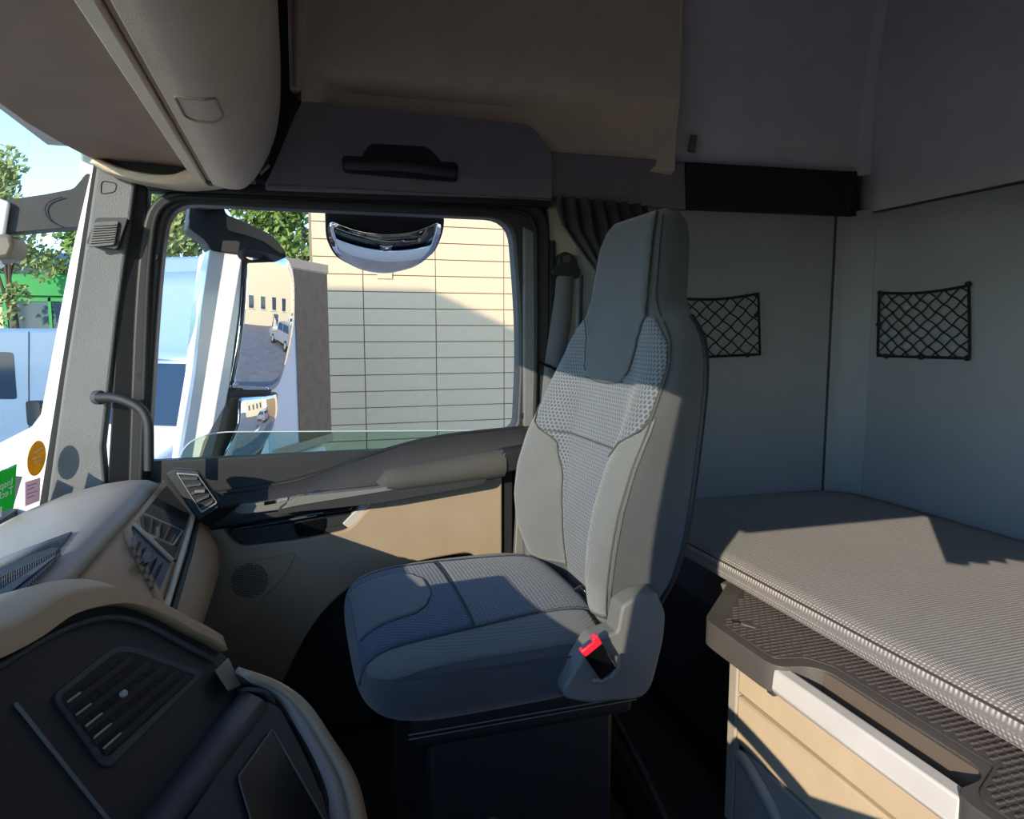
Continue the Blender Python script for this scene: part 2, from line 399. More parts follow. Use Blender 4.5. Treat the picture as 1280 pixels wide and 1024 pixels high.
# A-pillar trim beside the passenger door
ap = thing('trim_1', (-.45, 1.95, .74), 'grey grained pillar trim between windscreen and passenger door', 'pillar trim', kind='structure')
pa = [P(56, 645, Y=1.935), P(135, 640, Y=1.93), P(128, 560, Y=1.93), P(146, 400, Y=1.925), P(160, 300, Y=1.925), P(170, 222, Y=1.925), P(122, 195, Y=1.935), P(100, 345, Y=1.935), P(80, 470, Y=1.935)]
prism('pillar_cover', pa, (0, .05, 0), M['grey_trim'], ap, bevel=.008, seg=3)
prism('pillar_return', [P(132, 640, Y=1.94), P(165, 640, Y=1.96), P(185, 235, Y=1.955), P(168, 222, Y=1.935), P(146, 400, Y=1.935)], (0, .05, 0), M['black_plastic'], ap, bevel=.004)
prism('grille_housing', fil(PS([(107, 305), (146, 312), (160, 272), (120, 272)], Y=1.90), .008), (0, .035, 0), M['dark_plastic'], ap, bevel=.006)
g_ = prism('tweeter_grille', fil(PS([(110, 309), (143, 306), (148, 276), (117, 278)], Y=1.893), .006), (0, .009, 0), M['grey_trim'], ap, bevel=.002)
parts = []
for k in range(8):
    t = (k+.5)/8
    a = P(113+7*(1-t)-3, 278+29*t, Y=1.889).lerp(P(113, 290, Y=1.889), .0); a = P(117.5-5.5*t, 280.5+25*t, Y=1.8905); b = P(145.5-4*t, 279+24*t, Y=1.8905)
    parts.append(tube_g([a, b], .0016, 6))
v_, f_ = join(parts); obj('grille_rib', v_, f_, M['cover_grey'], ap)
cl = [P(127, 226, Y=1.9325), P(146, 229, Y=1.929), P(144, 240, Y=1.929), P(126, 243, Y=1.9325)]
tube('cover_cap_outline', resample(fil(cl, .008), 24), .0012, M['seal'], ap, n=6, closed=True)

# grab handle beside the pillar
gh = thing('grab_handle', P(155, 600, Y=1.88), 'black tubular grab handle bent at the foot of the pillar', 'handle')
tube('handle_bar', spline(fil([P(122, 497, Y=1.90), P(150, 497, Y=1.87), P(186, 515, Y=1.84), P(186, 588, Y=1.84)], .05, 5, closed=False), 2), .0115, M['black_plastic'], gh, n=12)
cyl('bracket', P(119, 497, Y=1.915), P(150, 497, Y=1.87)-P(119, 497, Y=1.915), .017, .02, M['dark_plastic'], gh, bevel=.003)

# ------------------------------------------------------------------ passenger door
dr = thing('door_1', (.15, 1.95, .2), 'passenger door with beige lining, padded armrest and open window', 'door', kind='structure')
inner = fil(PS([(182, 625), (200, 330), (213, 254), (640, 273), (651, 420), (646, 537), (560, 546), (470, 566), (380, 598), (300, 612)], Y=1.95), [.03, .3, .06, .07, .2, .035, .1, .1, .1, .1], 6)
outer_px = [(158, 660), (168, 330), (188, 236), (688, 253), (688, 420), (684, 575), (560, 590), (470, 600), (380, 625), (300, 640)]
outer = fil(PS(outer_px, Y=1.945), [.03, .3, .08, .09, .2, .02, .1, .1, .1, .1], 6)
ringplate('window_frame', outer, inner, (0, .06, 0), M['frame_dark'], dr, bevel=.008, seg=3)
# raised lip following the frame
tube('frame_seal', spline(fil(PS([(176, 600), (186, 330), (197, 246), (670, 264), (671, 420), (668, 540)], Y=1.94), .07, 6, closed=False), 1), .0075, M['seal'], dr, n=8)
for (u, v) in [(193, 321), (176, 470), (448, 253), (589, 262), (657, 352), (654, 520), (291, 243)]:
    c = P(u, v, Y=1.946); sw = cyl('screw_cap', c+V((0, .002, 0)), (0, -1, 0), .0085, .006, M['seal'], dr, 14)
# rear post trim with grain
prism('post_trim', PS([(655, 283), (668, 290), (670, 540), (655, 545)], Y=1.938), (0, .02, 0), M['grey_trim'], dr, bevel=.004)
# sill under the glass
sill_top = PS([(690, 533), (645, 536), (560, 545), (500, 558), (440, 578), (380, 602), (320, 614), (262, 622)], Y=1.935)
sill_mid = PS([(690, 556), (645, 558), (560, 572), (500, 586), (440, 604), (380, 622), (320, 634), (262, 645)], Y=1.905)
sill_low = PS([(690, 580), (645, 580), (560, 598), (500, 612), (440, 626), (380, 640), (320, 650), (262, 660)], Y=1.885)
shell('sill_trim', [sill_top, sill_mid, sill_low], .02, M['sill'], dr, ang=60)
tube('glass_seal', spline([q+V((0, .006, .002)) for q in sill_top], 4), .004, M['seal'], dr, n=6)
# pane lowered almost to the sill
gp = fil(PS([(222, 640), (224, 560), (262, 540), (640, 538), (650, 548), (600, 620)], Y=1.975), [.01, .05, .06, .01, .01, .01], 6)
prism('pane', gp, (0, .004, 0), M['door_glass'], dr, bevel=0)
tube('pane_edge', [q for q in gp if q.z > P(224, 575, Y=1.975).z], .0018, M['grey_white'], dr, n=6)
# beige lining, with the dark lower door behind it
lining = fil(PS([(628, 585), (628, 712), (603, 708), (590, 690), (520, 702), (455, 722), (415, 752), (385, 790), (355, 850), (330, 900), (200, 900), (200, 650), (243, 645), (272, 652), (296, 684), (372, 676), (438, 662), (462, 632), (490, 616)], Y=1.915),
             [.01, .02, .01, .03, .1, .1, .1, .1, .1, .02, 0, 0, .02, .03, .03, .05, .03, .03, .05], 5)
prism('lining', lining, (0, .055, 0), M['beige'], dr, bevel=.009, seg=3)
box('lower_door', (-.45, 1.972, .02), (.66, 2.01, .82), M['black_plastic'], dr, bevel=.003)
# moulded lower step: a second, set-back beige band along the pocket
stepc = spline(PS([(600, 676), (520, 684), (450, 702), (408, 730), (376, 770), (346, 832), (325, 890)], Y=1.918), 5)
stepd = spline(PS([(600, 692), (520, 702), (455, 722), (415, 752), (385, 790), (355, 850), (330, 900)], Y=1.935), 5)
shell('pocket_lip', [stepc, [a.lerp(b, .5)+V((0, -.006, 0)) for a, b in zip(stepc, stepd)], stepd], .015, M['beige'], dr)
# handle recess
prism('handle_recess', fil(PS([(262, 646), (296, 690), (372, 682), (446, 668), (470, 622), (360, 640)], Y=1.955), .02), (0, .015, 0), M['gloss_black'], dr, bevel=.002)
prism('recess_floor', PS([(290, 681), (300, 686), (440, 664), (430, 656)], Y=1.925), (0, .03, .004), M['black_plastic'], dr, bevel=.003)
prism('door_release', fil(PS([(288, 664), (378, 652), (455, 640), (440, 664), (372, 672), (300, 678)], Y=1.928), .006), (0, .02, 0), M['black_plastic'], dr, bevel=.005)
tube('release_highlight', spline([P(291, 662, Y=1.926), P(340, 654, Y=1.924), P(396, 644, Y=1.922)], 4), .003, M['dark_plastic'], dr, n=8)
prism('release_grip', fil(PS([(366, 655), (406, 648), (404, 668), (372, 672)], Y=1.918), .005), (0, .02, 0), M['gloss_black'], dr, bevel=.004)
prism('recess_end', PS([(440, 664), (476, 622), (462, 620), (428, 655)], Y=1.922), (0, .03, 0), M['rim_grey'], dr, bevel=.003)
# switch bar and silver edge
bar_t = PS([(348, 637), (372, 622), (470, 612), (612, 588)], Y=1.845); bar_b = PS([(348, 644), (372, 640), (470, 630), (606, 606)], Y=1.848)
prism('pull_bar', fil(bar_t+bar_b[::-1], [.01, .01, .05, .01, .02, .05, .01, .01]), (0, .05, 0), M['sill'], dr, bevel=.006, seg=3)
prism('pull_bar_top', fil(PS([(350, 637), (372, 621), (470, 611), (560, 597), (560, 601), (470, 616), (372, 632)], Y=1.842), .01), (0, .03, 0), M['cover_grey'], dr, bevel=.003)
prism('switch_panel', fil(PS([(292, 640), (300, 632), (345, 626), (385, 618), (382, 634), (300, 644)], Y=1.872), .008), (0, .02, 0), M['cover_grey'], dr, bevel=.003)
prism('switch', fil(PS([(330, 628), (344, 626), (344, 629), (330, 632)], Y=1.868), .002), (0, .008, 0), M['gloss_black'], dr, bevel=.001)
prism('switch', fil(PS([(347, 624), (360, 622), (359, 626), (347, 628)], Y=1.868), .002), (0, .008, 0), M['silver'], dr, bevel=.001)
cyl('knob', P(398, 622, Y=1.868), (0, -.4, 1), .016, .014, M['gloss_black'], dr, bevel=.003)
hexa('mirror_switch', [P(372, 624, Y=1.85), P(382, 622, Y=1.85), P(382, 622, Y=1.88), P(372, 624, Y=1.88), P(372, 618, Y=1.85), P(382, 617, Y=1.85), P(382, 617, Y=1.88), P(372, 618, Y=1.88)], M['dark_plastic'], dr, .002)
# padded armrest: capsule shaped pad
a0, a1 = P(470, 603, Y=1.875), P(628, 579, Y=1.875)
rings = []
for k in range(15):
    t = k/14; c = a0.lerp(a1, t); s = min(1, sqrt(max(0.0, 1-(1-min(1, t/.14))**2))+.02); s2 = 1 if k < 14 else .96
    rings.append([c+V((0, cos(a)*.045*s*s2, sin(a)*(.031+.010*t)*s*s2)) for a in [2*pi*q/16 for q in range(16)]])
loft('armrest_pad', rings, M['arm_fabric'], dr)
prism('armrest_end', fil(PS([(629, 566), (660, 560), (684, 562), (684, 580), (629, 592)], Y=1.84), .008), (0, .08, 0), M['black_plastic'], dr, bevel=.006)
# speaker
prism('speaker_field', fil(PS([(262, 712), (372, 690), (355, 720), (300, 780), (250, 795)], Y=1.9115), .02), (0, .01, 0), M['beige'], dr, bevel=.001)
tube('speaker_field_edge', fil(PS([(262, 712), (372, 690), (355, 720), (300, 780), (250, 795)], Y=1.911), .02), .0014, M['beige'], dr, closed=True, n=6)
sp = P(312, 726, Y=1.909); parts = []
for i in range(-8, 9):
    for j in range(-8, 9):
        x = (i+(j % 2)*.5)*.0062; z = j*.0056
        if x*x+z*z < .046**2: parts.append(cyl_g(sp+V((x, .001, z)), (0, -1, 0), .0019, .0024, 6))
v_, f_ = join(parts); o = obj('speaker_hole', v_, f_, M['seal'], dr, smooth=False); o['kind'] = 'stuff'
# dark seals behind the door's rear edge, and the pillar
sl_ = thing('trim_2', (.68, 1.95, .3), 'pale pillar lining and dark rubber seals behind the passenger door', 'pillar trim', kind='structure')
prism('pillar_lining', PS([(686, 240), (800, 245), (800, 760), (690, 740), (684, 560)], Y=1.962), (0, .04, 0), M['pillar_beige'], sl_, bevel=.003)
prism('rubber_seal', PS([(629, 590), (641, 585), (641, 730), (629, 730)], Y=1.93), (0, .05, 0), M['seal'], sl_, bevel=.004)
prism('rubber_seal', PS([(645, 590), (652, 585), (652, 740), (645, 740)], Y=1.935), (0, .05, 0), M['seal'], sl_, bevel=.004)
prism('rubber_seal', PS([(688, 300), (694, 300), (692, 740), (684, 740)], Y=1.945), (0, .04, 0), M['seal'], sl_, bevel=.004)
box('corner_filler', (.60, 1.985, 1.44), (.80, 2.01, 1.62), M['seal'], sl_, bevel=.003)
prism('sill_edge', PS([(653, 600), (690, 570), (720, 745), (650, 745)], Y=1.955), (0, .05, 0), M['black_plastic'], sl_, bevel=.004)
prism('metal_strip', PS([(660, 590), (668, 575), (668, 740), (658, 740)], Y=1.948), (0, .01, 0), M['silver'], sl_, bevel=.002)
prism('outer_skin', [(-.62, 2.06, -.9), (2.0, 2.06, -.9), (2.0, 2.06, 2.5), (.75, 2.06, 2.5), (.75, 2.06, .85), (-.62, 2.06, .70)], (0, .02, 0), M['white_paint'], sl_, bevel=.005)

# ------------------------------------------------------------------ panels above the door
pn = thing('trim_3', (.3, 1.92, 1.53), 'dark moulded panel with recessed grab handle above the passenger window', 'panel', kind='structure')
pts = fil(PS([(330, 236), (376, 126), (664, 156), (690, 190), (690, 248)], Y=1.895), [.01, .02, .03, .03, .005], 5)
prism('panel_body', pts, (0, .07, 0), M['panel_dark'], pn, bevel=.008, seg=3)
prism('grip_recess', fil(PS([(452, 196), (462, 179), (535, 183), (555, 205), (545, 215), (455, 208)], Y=1.8935), .015), (0, .01, 0), M['black_plastic'], pn, bevel=.002)
prism('handle_bezel', fil(PS([(427, 194), (573, 203), (572, 228), (429, 216)], Y=1.891), .012), (0, .01, 0), M['black_plastic'], pn, bevel=.003)
tube('handle', spline([P(432, 207, Y=1.888), P(452, 207, Y=1.872), P(500, 208, Y=1.866), P(548, 214, Y=1.872), P(568, 217, Y=1.888)], 6), .0125, M['dark_plastic'], pn, n=10)
tube('lower_edge', [P(334, 231, Y=1.893), P(690, 250, Y=1.893)], .0025, M['cover_grey'], pn, n=6)
prism('header_rail', PS([(180, 224), (690, 246), (690, 258), (185, 238)], Y=1.92), (0, .05, 0), M['black_plastic'], pn, bevel=.004)
st = thing('trim_4', (1.2, 1.94, 1.55), 'black trim strip along the side wall above the bunk', 'trim strip', kind='structure')
prism('front_strip', PS([(688, 189), (856, 202), (858, 262), (688, 247)], Y=1.925), (0, .05, 0), M['panel_dark'], st, bevel=.004)
prism('rear_strip', PS([(857, 202), (1060, 214), (1060, 269), (859, 261)], Y=1.927), (0, .05, 0), M['strip_black'], st, bevel=.004)
e0 = [P(1058, 214, Y=1.928), P(1066, 214.5, Y=1.924), P(1073, 214, X=1.785)]; e1 = [P(1058, 269.5, Y=1.928), P(1066, 270, Y=1.924), P(1073, 270, X=1.785)]
shell('strip_end', [e0, e1], .02, M['strip_black'], st)

ol = thing('trim_5', (.55, 1.93, 1.65), 'olive moulded storage panel with stepped ledge above the dark panel', 'panel', kind='structure')
# profile of the panel (Y, z): protruding upper part, overhang, recessed lower part
def olp(x, edge):
    k = edge
    return [V((x, 1.975, 2.43)), V((x, 1.90, 2.42)), V((x, 1.885, 2.1)), V((x, 1.885-.0*k, 1.90)), V((x, 1.885, 1.806+.012*(x-.1))), V((x, 1.893, 1.795+.012*(x-.1))),
            V((x, 1.893+.070*k, 1.770+.02*(1-k)+.012*(x-.1))), V((x, 1.895+.072*k, 1.735+.012*(x-.1))), V((x, 1.90+.03*k, 1.62)), V((x, 1.975, 1.60))]
xs = [(.035, 0), (.075, .0), (.105, .5), (.15, 1), (.4, 1), (.8, 1), (1.0, .95), (1.04, .6), (1.07, .2), (1.083, 0)]
rows = [olp(x, k) for x, k in xs]
# round the upper rear corner
loft('panel', rows, M['olive'], ol, caps=False, closed=False, ang=50)
prism('end_cap', [(1.078, 1.910, 1.668), (1.078, 1.886, 1.80), (1.078, 1.884, 1.93), (1.078, 1.884, 2.42), (1.078, 1.975, 2.42), (1.078, 1.975, 1.668)], (.012, 0, 0), M['olive'], ol, bevel=.006, seg=3)

hk = thing('coat_hook', P(866, 192, Y=1.935), 'small grey plastic hook on the side wall above the strip', 'hook')
hexa('hook_body', [P(859, 190, Y=1.935), P(869, 192, Y=1.935), P(869, 192, Y=1.915), P(859, 190, Y=1.915), P(863, 170, Y=1.942), P(872, 170, Y=1.942), P(872, 168, Y=1.93), P(863, 168, Y=1.93)], M['cover_grey'], hk, .003)
box('mount', (P(866, 180, Y=1.94).x-.008, 1.938, 1.70), (P(866, 180, Y=1.94).x+.008, 1.948, 1.73), M['grey_trim'], hk, .002)

# ------------------------------------------------------------------ overhead console along the windscreen
oc = thing('overhead_console', (-.25, .75, 1.49), 'beige overhead storage console above the windscreen with push recess', 'storage console')
Y0, Y1 = -.26, 1.885
def ext(name, prof, m, y0=Y0, y1=Y1, bevel=.004, **k): return prism(name, [V((x, y0, z)) for x, z in prof], (0, y1-y0, 0), m, oc, bevel=bevel, **k)
# underside (visor panel)
rows = []
for y in (Y0, .5, 1.0, 1.4, 1.6, 1.75, 1.86, 1.905):
    fx = -.50+.055*max(0, (y-1.45)/.46)**2
    rows.append([V((fx, y, 1.560)), V((fx+.02, y, 1.545)), V((-.40, y, 1.548)), V((-.30, y, 1.548)), V((-.235, y, 1.543)), V((-.232, y, 1.60)), V((fx, y, 1.60))])
loft('visor_panel', rows, M['visor'], oc, bevel=.003)
ext('slot', [(-.231, 1.60), (-.231, 1.552), (-.222, 1.552), (-.222, 1.60)], M['seal'])
ext('rail', [(-.221, 1.62), (-.222, 1.512), (-.190, 1.500), (-.186, 1.62)], M['console'], bevel=.005)
ext('rail_groove', [(-.187, 1.62), (-.187, 1.508), (-.176, 1.506), (-.176, 1.62)], M['visor'], bevel=.001)
# curved drawer fascia
fp = spline([(-.175, 1.497, 0), (-.135, 1.489, 0), (-.10, 1.497, 0), (-.062, 1.545, 0), (-.028, 1.625, 0), (-.014, 1.72, 0), (-.012, 1.85, 0), (-.02, 2.05, 0)], 5)
prof = [(p.x, p.y) for p in fp]+[(-.175, 2.05)]
ext('drawer_front', prof, M['console'], y1=1.855, bevel=.002)
ext('drawer_end', [(-.19, 1.50), (-.10, 1.505), (-.05, 1.56), (-.025, 1.66), (-.02, 2.05), (-.19, 2.05)], M['dark_plastic'], y0=1.857, y1=1.89, bevel=.004)
ext('upper_shelf', [(-.55, 2.06), (-.01, 2.06), (-.01, 2.09), (-.55, 2.09)], M['visor'])
# push recess on the drawer front: rounded rectangle outline
q = [P(216, 117, Z=1.492), P(268, 121, Z=1.494), P(281, 150, Z=1.494), P(232, 147, Z=1.492)]
def profz(x):
    for a, b in zip(fp, fp[1:]):
        if a.x <= x <= b.x: return a.y+(b.y-a.y)*(x-a.x)/(b.x-a.x)
    return 1.497
qr = resample(fil([V((p.x, p.y, 1.49)) for p in q], .02, 5), 60); qr = [V((p.x, p.y, profz(p.x)-.0008)) for p in qr]
tube('push_recess', qr, .0022, M['visor'], oc, n=8, closed=True)
prism('name_tag', PS([(324, 216), (336, 205), (338, 208), (326, 219)], Y=1.852), (0, .004, 0), M['silver'], oc, bevel=.001)
# dark crescent pocket and lip at the passenger end
lipo = spline(PS([(112, 203), (135, 218), (180, 232), (230, 239), (262, 238), (280, 236)], Y=1.90), 5); lipi = spline(PS([(116, 200), (150, 212), (185, 219), (215, 219), (238, 212), (258, 222)], Y=1.87), 5)
shell('end_lip', [lipo, [a.lerp(b, .5)+V((0, -.006, -.004)) for a, b in zip(lipo, lipi)], lipi], .012, M['console'], oc)
prism('end_pocket', PS([(116, 200), (240, 200), (262, 226), (185, 226), (140, 214)], Y=1.90), (0, .02, 0), M['seal'], oc, bevel=.002)
tp = thing('trim_6', (.02, 1.86, 1.65), 'pale upright trim rail beside the overhead console', 'trim', kind='structure')
prism('rail', PS([(358, -60), (388, -60), (376, 112), (362, 112)], Y=1.88), (0, .06, 0), M['console'], tp, bevel=.006)
prism('rail_ridge', PS([(366, -60), (374, -60), (370, 108), (366, 108)], Y=1.872), (0, .02, 0), M['visor'], tp, bevel=.003)
prism('dark_return', PS([(346, -60), (360, -60), (364, 118), (378, 126), (340, 205), (330, 225), (318, 225), (345, 150)], Y=1.893), (0, .06, 0), M['seal'], tp, bevel=.003)

# ------------------------------------------------------------------ dashboard
db = thing('dashboard', (-.4, 1.2, .3), 'brown dashboard wrapping round to a black centre stack with air vents', 'dashboard')
def dprof(y):
    # (x, z) from the windscreen base over the top edge
    return [(-.66, .715), (-.60, .745), (-.52, .778), (-.44, .797), (-.385, .803), (-.355, .801), (-.338, .793), (-.327, .780)]
rows = [[V((x, y, z)) for x, z in dprof(y)] for y in (-.26, .3, .7, .95, 1.1, 1.3, 1.5, 1.7, 1.84, 1.885)]
# the passenger end dips a little towards the pillar
for p in rows[-1]: p.z -= .012
for p in rows[-2]: p.z -= .003
shell('top_cover', rows, .02, M['dash_top'], db, ang=60)
def face_rows(pr, ys): return [[V((x, y, z)) for x, z in pr] for y in ys]
fpr = [(p.x, p.y) for p in spline([(-.329, .778, 0), (-.285, .735, 0), (-.240, .690, 0), (-.212, .655, 0), (-.195, .61, 0), (-.20, .55, 0), (-.23, .49, 0), (-.28, .43, 0), (-.34, .30, 0), (-.40, .10, 0)], 3)]
shell('dash_face', face_rows(fpr, (.9, 1.2, 1.5, 1.7, 1.80, 1.835)), .02, M['brown_dash'], db, ang=60)
shell('dash_end', [[V((x-.01, 1.85, z-.004)) for x, z in fpr], [V((x-.05, 1.885, z-.01)) for x, z in fpr]], .01, M['grey_trim'], db)
# framed display and vent on the sloping face (plane through the face)
FN = V((.72, 0, .69)).normalized(); FQ = V((-.285, 1.5, .737))
def fh(u, v, off=0): return hit(u, v, FQ+FN*off, FN)
frame_o = fil([fh(208, 597, .006), fh(247, 640, .006), fh(208, 768, .006), fh(157, 662, .006)], [.03, .02, .01, .03], 5)
frame_i = fil([fh(209, 606, .006), fh(240, 642, .006), fh(206, 752, .006), fh(163, 661, .006)], [.025, .015, .01, .02], 5)
ringplate('bezel', frame_o, frame_i, -FN*.012, M['brown_dash'], db, bevel=.003)
prism('glass_panel', fil([fh(209, 604, .004), fh(241, 641, .004), fh(222, 702, .004), fh(164, 653, .004)], [.025, .012, .005, .015], 5), -FN*.008, M['display'], db, bevel=.002)
tube('silver_strip', [fh(243, 642, .008), fh(234, 672, .010), fh(222, 712, .010), fh(207, 762, .008)], .0055, M['rim_beige'], db, n=8)
tube('strip_shadow_gap', [fh(247, 650, .004), fh(238, 690, .004), fh(216, 764, .004)], .006, M['seal'], db, n=8)
vt = prism('air_vent', fil([fh(166, 656, .005), fh(214, 702, .005), fh(198, 742, .005), fh(164, 672, .005)], .006), -FN*.01, M['dark_plastic'], db, bevel=.002)
tube('vent_rail', [fh(168, 655, .010), fh(216, 701, .010)], .004, M['rim_beige'], vt, n=8)
for k in range(6):
    t = (k+.5)/6
    a = fh(167+40*t, 664+42*t, .012); b = fh(165+30*t, 676+58*t, .012)
    s = (b-a); hexa('slat', [a, b, b+V((.006, -.022, .004))*.6, a+V((.006, -.022, .004))*.6, a-FN*.012, b-FN*.012, b-FN*.012+V((0, -.004, 0)), a-FN*.012+V((0, -.004, 0))], M['cover_grey'], vt, .0005)
hexa('vent_tab', [fh(180, 690, .016), fh(190, 690, .016), fh(192, 698, .016), fh(182, 700, .016), fh(178, 695, .022), fh(188, 694, .022), fh(190, 702, .022), fh(180, 705, .022)], M['dark_plastic'], vt, .001)
# corner vent beside the door
cv_o = fil([P(206, 592, Y=1.80), P(216, 586, Y=1.80), P(248, 588, Y=1.79), P(277, 628, Y=1.79), P(272, 638, Y=1.79), P(248, 652, Y=1.79)], .008)
cvt = prism('corner_vent', cv_o, (-.006, .045, -.004), M['black_plastic'], db, bevel=.004)
cvq = [P(220, 591, Y=1.786), P(247, 593, Y=1.782), P(272, 629, Y=1.782), P(252, 642, Y=1.782)]
ringplate('vent_trim', fil(cvq, .004, 3), fil([q.lerp((cvq[0]+cvq[2])/2, .09) for q in cvq], .004, 3), (0, .004, 0), M['silver'], cvt, bevel=.0008)
prism('vent_opening', [q.lerp((cvq[0]+cvq[2])/2, .08)+V((0, .002, 0)) for q in cvq], (0, .003, 0), M['seal'], cvt, bevel=0)
for k in range(5):
    t = (k+.6)/5.2
    a = cvq[0].lerp(cvq[3], t)+V((.003, 0, 0)); b = cvq[1].lerp(cvq[2], t)-V((.003, 0, 0)); a = a.lerp(b, .06); b = b.lerp(a, .06)
    hexa('slat', [a, b, b+V((0, -.006, -.004)), a+V((0, -.006, -.004)), a+V((0, 0, .0025)), b+V((0, 0, .0025)), b+V((0, -.006, -.0015)), a+V((0, -.006, -.0015))], M['dark_plastic'], cvt, .0004)
tk = cvq[0].lerp(cvq[2], .58); box('vent_tab', tk-V((.011, .010, .004)), tk+V((.011, 0, .003)), M['cover_grey'], cvt, .001)
hexa('vent_base', [P(248, 653, Y=1.80), P(276, 636, Y=1.80), P(300, 632, Y=1.87), P(262, 660, Y=1.88), P(248, 650, Y=1.80), P(276, 632, Y=1.80), P(300, 628, Y=1.87), P(262, 655, Y=1.88)], M['black_plastic'], db, .002)
# defrost / speaker grille tray set in the top cover
gt = prism('top_grille', [V((q.x, q.y, .8055)) for q in PS([(-40, 726), (60, 684), (75, 684), (30, 734), (-30, 790)], Z=.806)], (0, 0, -.004), M['black_plastic'], db, bevel=.001)
for i in range(22):
    for j in range(6):
        pass
parts = []
def tl(s, t): return P(-30+105*s, 729-42*s+(8+58*(1-s)**.9)*t, Z=.8075)
for j in range(1, 8):
    if j in (4, 5): continue
    parts.append(tube_g([tl(s/10, j/8) for s in range(11)], .0011, 5))
for i in range(1, 34):
    for (t0, t1) in ((.08, .42), (.72, .95)): parts.append(tube_g([tl(i/35, t0), tl(i/35, t1)], .0010, 5))
v_, f_ = join(parts); o = obj('grille_mesh', v_, f_, M['dark_plastic'], gt); o['kind'] = 'stuff'
prism('grille_bar', [tl(.1, .44), tl(.95, .44), tl(.95, .70), tl(.1, .70)], (0, 0, .002), M['dark_plastic'], gt, bevel=.001)
shell('grille_edge', [[P(-40, 714, Z=.807), P(30, 686, Z=.807), P(90, 664, Z=.806)], [P(-40, 726, Z=.806), P(40, 692, Z=.806), P(76, 683, Z=.805)]], .004, M['grey_trim'], gt)

# centre stack facing the driver
SN = V((.941, -.339, .710)).normalized(); SQ = P(165, 757, Z=.78)
def sh(u, v, off=0): return hit(u, v, SQ+SN*off, SN)
Bp = [(-60, 842), (0, 815), (35, 796), (80, 767), (131, 755), (164, 758), (199, 772), (234, 791), (253, 800), (274, 812)]
B0 = spline([sh(u, v) for u, v in Bp], 4)
hood = [(-60, 800), (0, 779), (40, 766), (85, 744), (130, 736), (166, 741), (202, 755), (237, 774), (256, 785), (276, 800)]
def outw(off_n, lift): return [p+SN*off_n+V((0, 0, lift)) for p in B0]
H2 = []
for (u, v), (bu, bv) in zip(hood, Bp):
    b = sh(bu, bv); H2.append(b+V((-.016, .013, .016)))
H2 = spline(H2, 4)
H3 = [h+V((-.028, .022, .004)) for h in H2]; H4 = [h+V((-.075, .05, -.012)) for h in H2]; H5 = [h+V((-.11, .06, -.07)) for h in H2]
Bl = [p+SN*.012+V((.002, 0, -.004)) for p in B0]
shell('hood', [B0, Bl, [a.lerp(b, .5)+V((.004, -.003, .006)) for a, b in zip(Bl, H2)], H2, H3, H4, H5], .006, M['brown_dash'], db, ang=80)
panel = [sh(u, v) for u, v in Bp]+[sh(284, 822), sh(302, 852), sh(318, 872), sh(225, 1010), sh(180, 1075), sh(-60, 1200)]
prism('stack_panel', panel, -SN*.03, M['black_plastic'], db, bevel=.004)
tube('panel_inner_edge', spline([sh(u, v, .002) for u, v in [(-60, 856), (0, 832), (60, 797), (105, 778), (140, 772), (180, 780), (230, 806), (268, 826)]], 5), .004, M['dark_plastic'], db, n=8)
tube('panel_line', [sh(19, 879, .001), sh(112, 996, .001), sh(150, 1044, .001)], .0022, M['cover_grey'], db, n=6)
sv_o = fil([sh(66, 869, .003), sh(142, 808, .003), sh(168, 808, .003), sh(256, 841, .003), sh(140, 958, .003), sh(128, 956, .003)], [.01, .02, .02, .008, .008, .008], 5)
sv_i = fil([sh(74, 872, .003), sh(146, 815, .003), sh(166, 815, .003), sh(245, 844, .003), sh(137, 946, .003), sh(130, 945, .003)], [.008, .018, .018, .006, .006, .006], 5)
svt = ringplate('stack_vent', sv_o, sv_i, -SN*.01, M['dark_plastic'], db, bevel=.002)
prism('vent_opening', [p-SN*.0005 for p in sv_i], -SN*.002, M['seal'], svt, bevel=0)
sl0 = [((81, 880), (162, 821)), ((92, 896), (184, 828)), ((104, 910), (204, 832)), ((114, 925), (220, 838)), ((126, 938), (232, 845))]
for (a, b) in sl0:
    a = sh(*a, .004); b = sh(*b, .004); d = V((.3, -.1, -.95))*.009
    hexa('slat', [a, b, b+d, a+d, a+SN*.003, b+SN*.003, b+d+SN*.003, a+d+SN*.003], M['black_plastic'], svt, .0006)
    e = a.lerp(b, .17); tube('slat_tip', [a+SN*.0045, e+SN*.0045], .0014, M['pillar_beige'], svt, n=6)
for k in range(7):
    t = (k+.7)/7.6
    a = sh(78+66*t+8, 874-52*t, .002); b = sh(132+100*t, 944-92*t, .002)
    hexa('vane', [a, b, b+V((.002, .002, 0)), a+V((.002, .002, 0)), a-SN*.004, b-SN*.004, b-SN*.004+V((.002, .002, 0)), a-SN*.004+V((.002, .002, 0))], M['seal'], svt, 0)
c = sh(152, 869, .007); cyl('vent_tab', c, SN, .0045, .006, M['rim_grey'], svt, 10, bevel=.001)
# clip at the right corner
hexa('corner_clip', [sh(268, 840, .004), sh(285, 866, .004), sh(301, 858, -.005), sh(284, 824, -.008), sh(268, 838, .014), sh(285, 864, .014), sh(301, 856, .006), sh(286, 822, .004)], M['cover_grey'], db, .002)
